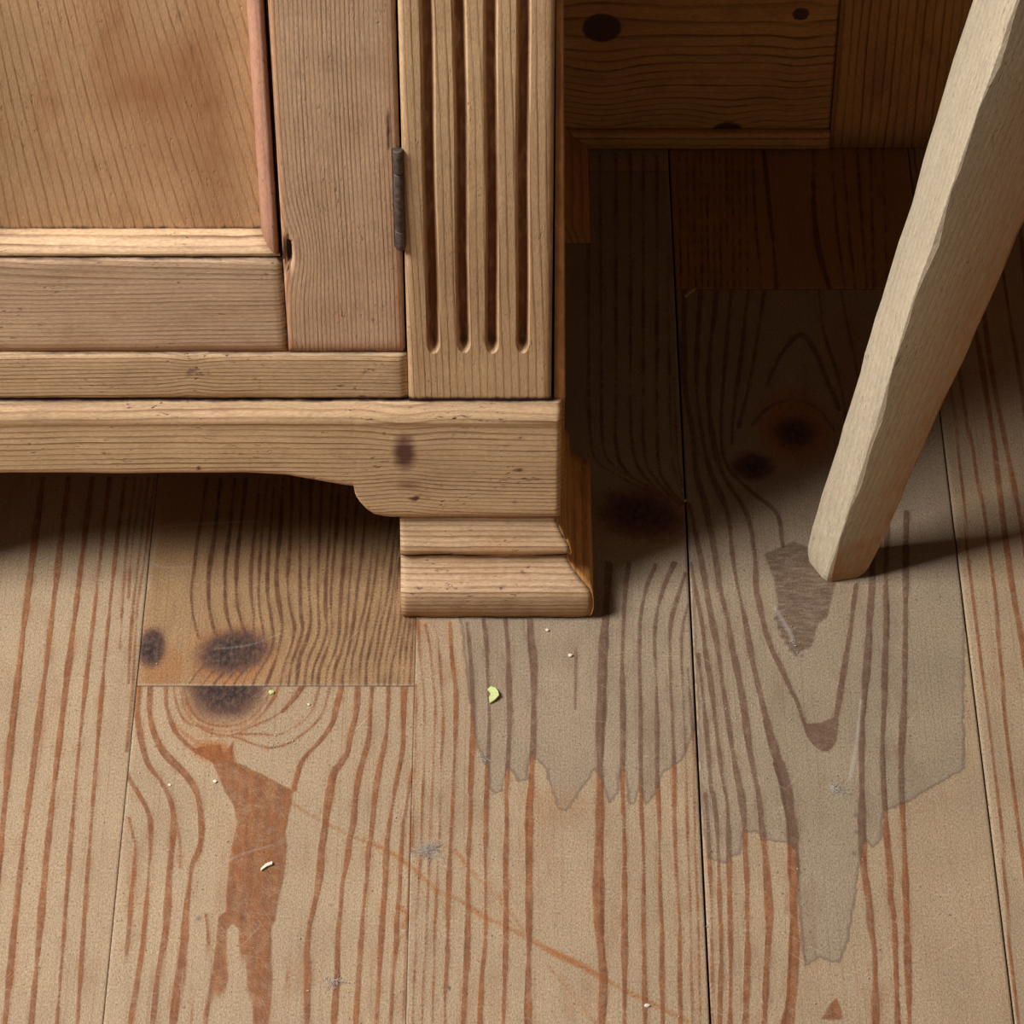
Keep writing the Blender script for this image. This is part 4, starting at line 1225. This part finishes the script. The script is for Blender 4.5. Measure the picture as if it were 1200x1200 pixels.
def crumb(px, py, r, mat, label, seed):
    cx, cy = P2F(px, py)
    rr = random.Random(seed)
    bm = bmesh.new()
    bmesh.ops.create_icosphere(bm, subdivisions=1, radius=r)
    for v in bm.verts:
        v.co *= rr.uniform(0.72, 1.2)
        v.co.z *= 0.6
    lo = min(v.co.z for v in bm.verts)
    for v in bm.verts:
        v.co.z -= lo
    me = bpy.data.meshes.new('crumb')
    bm.to_mesh(me)
    bm.free()
    me.materials.append(mat)
    o = bpy.data.objects.new('crumb', me)
    o.location = (cx, cy, -0.0003)
    link(o)
    return tag(o, label, 'crumb', 'crumbs on the floorboards')


crumb(668, 768, 0.0013, M_CHIP, 'pale round crumb on the grey floorboard to the right below the foot', 1)
crumb(641, 739, 0.0010, M_CHIP, 'tiny white crumb right under the front edge of the foot', 2)
crumb(758, 1179, 0.0014, M_CHIP, 'white crumb near the bottom end of the orange scratch', 3)
crumb(252, 916, 0.0012, M_CHIP, 'pale crumb on the clean wood left of the orange grain patch', 4)
crumb(318, 812, 0.0014, M_GREEN, 'pale green crumb beside the halved dark knot', 5)
crumb(362, 826, 0.0009, M_CHIP, 'tiny crumb between the knot rings to the right of the halved knot', 6)
crumb(803, 587, 0.0010, M_STRAW, 'tan crumb stuck in the gap between two boards beside the foot', 7)
crumb(199, 920, 0.0009, M_CHIP, 'tiny crumb on the curved brown grain at far left', 8)


def dust_tuft(px, py, r, n, label, seed):
    cx, cy = P2F(px, py)
    rr = random.Random(seed)
    bm = bmesh.new()
    for k in range(n):
        p = Vector((rr.gauss(0, r * .45), rr.gauss(0, r * .3), 0.0003 + abs(rr.gauss(0, r * .18))))
        d = Vector((rr.uniform(-1, 1), rr.uniform(-1, 1), rr.uniform(-.2, .2))).normalized()
        prev = None
        for i in range(7):
            ring = [bm.verts.new(p + Vector((0.00009 * math.cos(a), 0.00009 * math.sin(a) * .6, 0.00009 * math.sin(a)))) for a in (0, 2.09, 4.19)]
            if prev:
                for q in range(3):
                    bm.faces.new((prev[q], prev[(q + 1) % 3], ring[(q + 1) % 3], ring[q]))
            prev = ring
            d = (d + Vector((rr.uniform(-.7, .7), rr.uniform(-.7, .7), rr.uniform(-.25, .25)))).normalized()
            p = p + d * r * .28
            p.z = max(p.z, 0.0002)
    me = bpy.data.meshes.new('dust_tuft')
    bm.to_mesh(me)
    bm.free()
    me.materials.append(M_FLUFF)
    o = bpy.data.objects.new('dust_tuft', me)
    o.location = (cx, cy, -0.0003)
    link(o)
    return tag(o, label, 'dust', 'dust tufts on the floorboards')


dust_tuft(502, 999, 0.0042, 60, 'grey dust tuft on the joint left of the middle board', 1)
dust_tuft(981, 927, 0.0030, 40, 'grey dust tuft beside the pale crack in the right-hand board', 2)
dust_tuft(390, 1152, 0.0030, 22, 'small faint dust tuft on the lower left board near the bottom edge', 3)
dust_tuft(564, 888, 0.0022, 16, 'small dust tuft at the jagged edge of the grey stain', 4)


# fine dust that nobody could count, over the worn boards
bm = bmesh.new()
rr = random.Random(21)
spots = [(rr.uniform(160, 1045), rr.uniform(735, 1195)) for _ in range(55)]
spots += [(rr.gauss(336, 14), rr.gauss(871, 4)) for _ in range(12)] + [(rr.gauss(390, 14), rr.gauss(1150, 8)) for _ in range(10)] + [(rr.gauss(930, 6), rr.gauss(752, 9)) for _ in range(9)]
for px, py in spots:
    x, y = P2F(px, py)
    r = rr.uniform(0.00018, 0.00042)
    m4 = Matrix.Translation((x, y, r * 0.35)) @ Matrix.Rotation(rr.uniform(0, 6), 4, 'Z') @ Matrix.Diagonal((rr.uniform(.8, 1.9), 1, 0.6, 1))
    bmesh.ops.create_icosphere(bm, subdivisions=1, radius=r, matrix=m4)
me = bpy.data.meshes.new('dust_specks')
bm.to_mesh(me)
bm.free()
me.materials.append(M_FLUFF)
o = bpy.data.objects.new('dust_specks', me)
link(o)
tag(o, 'scattered pale dust specks over the worn floorboards', 'dust')
o['kind'] = 'stuff'
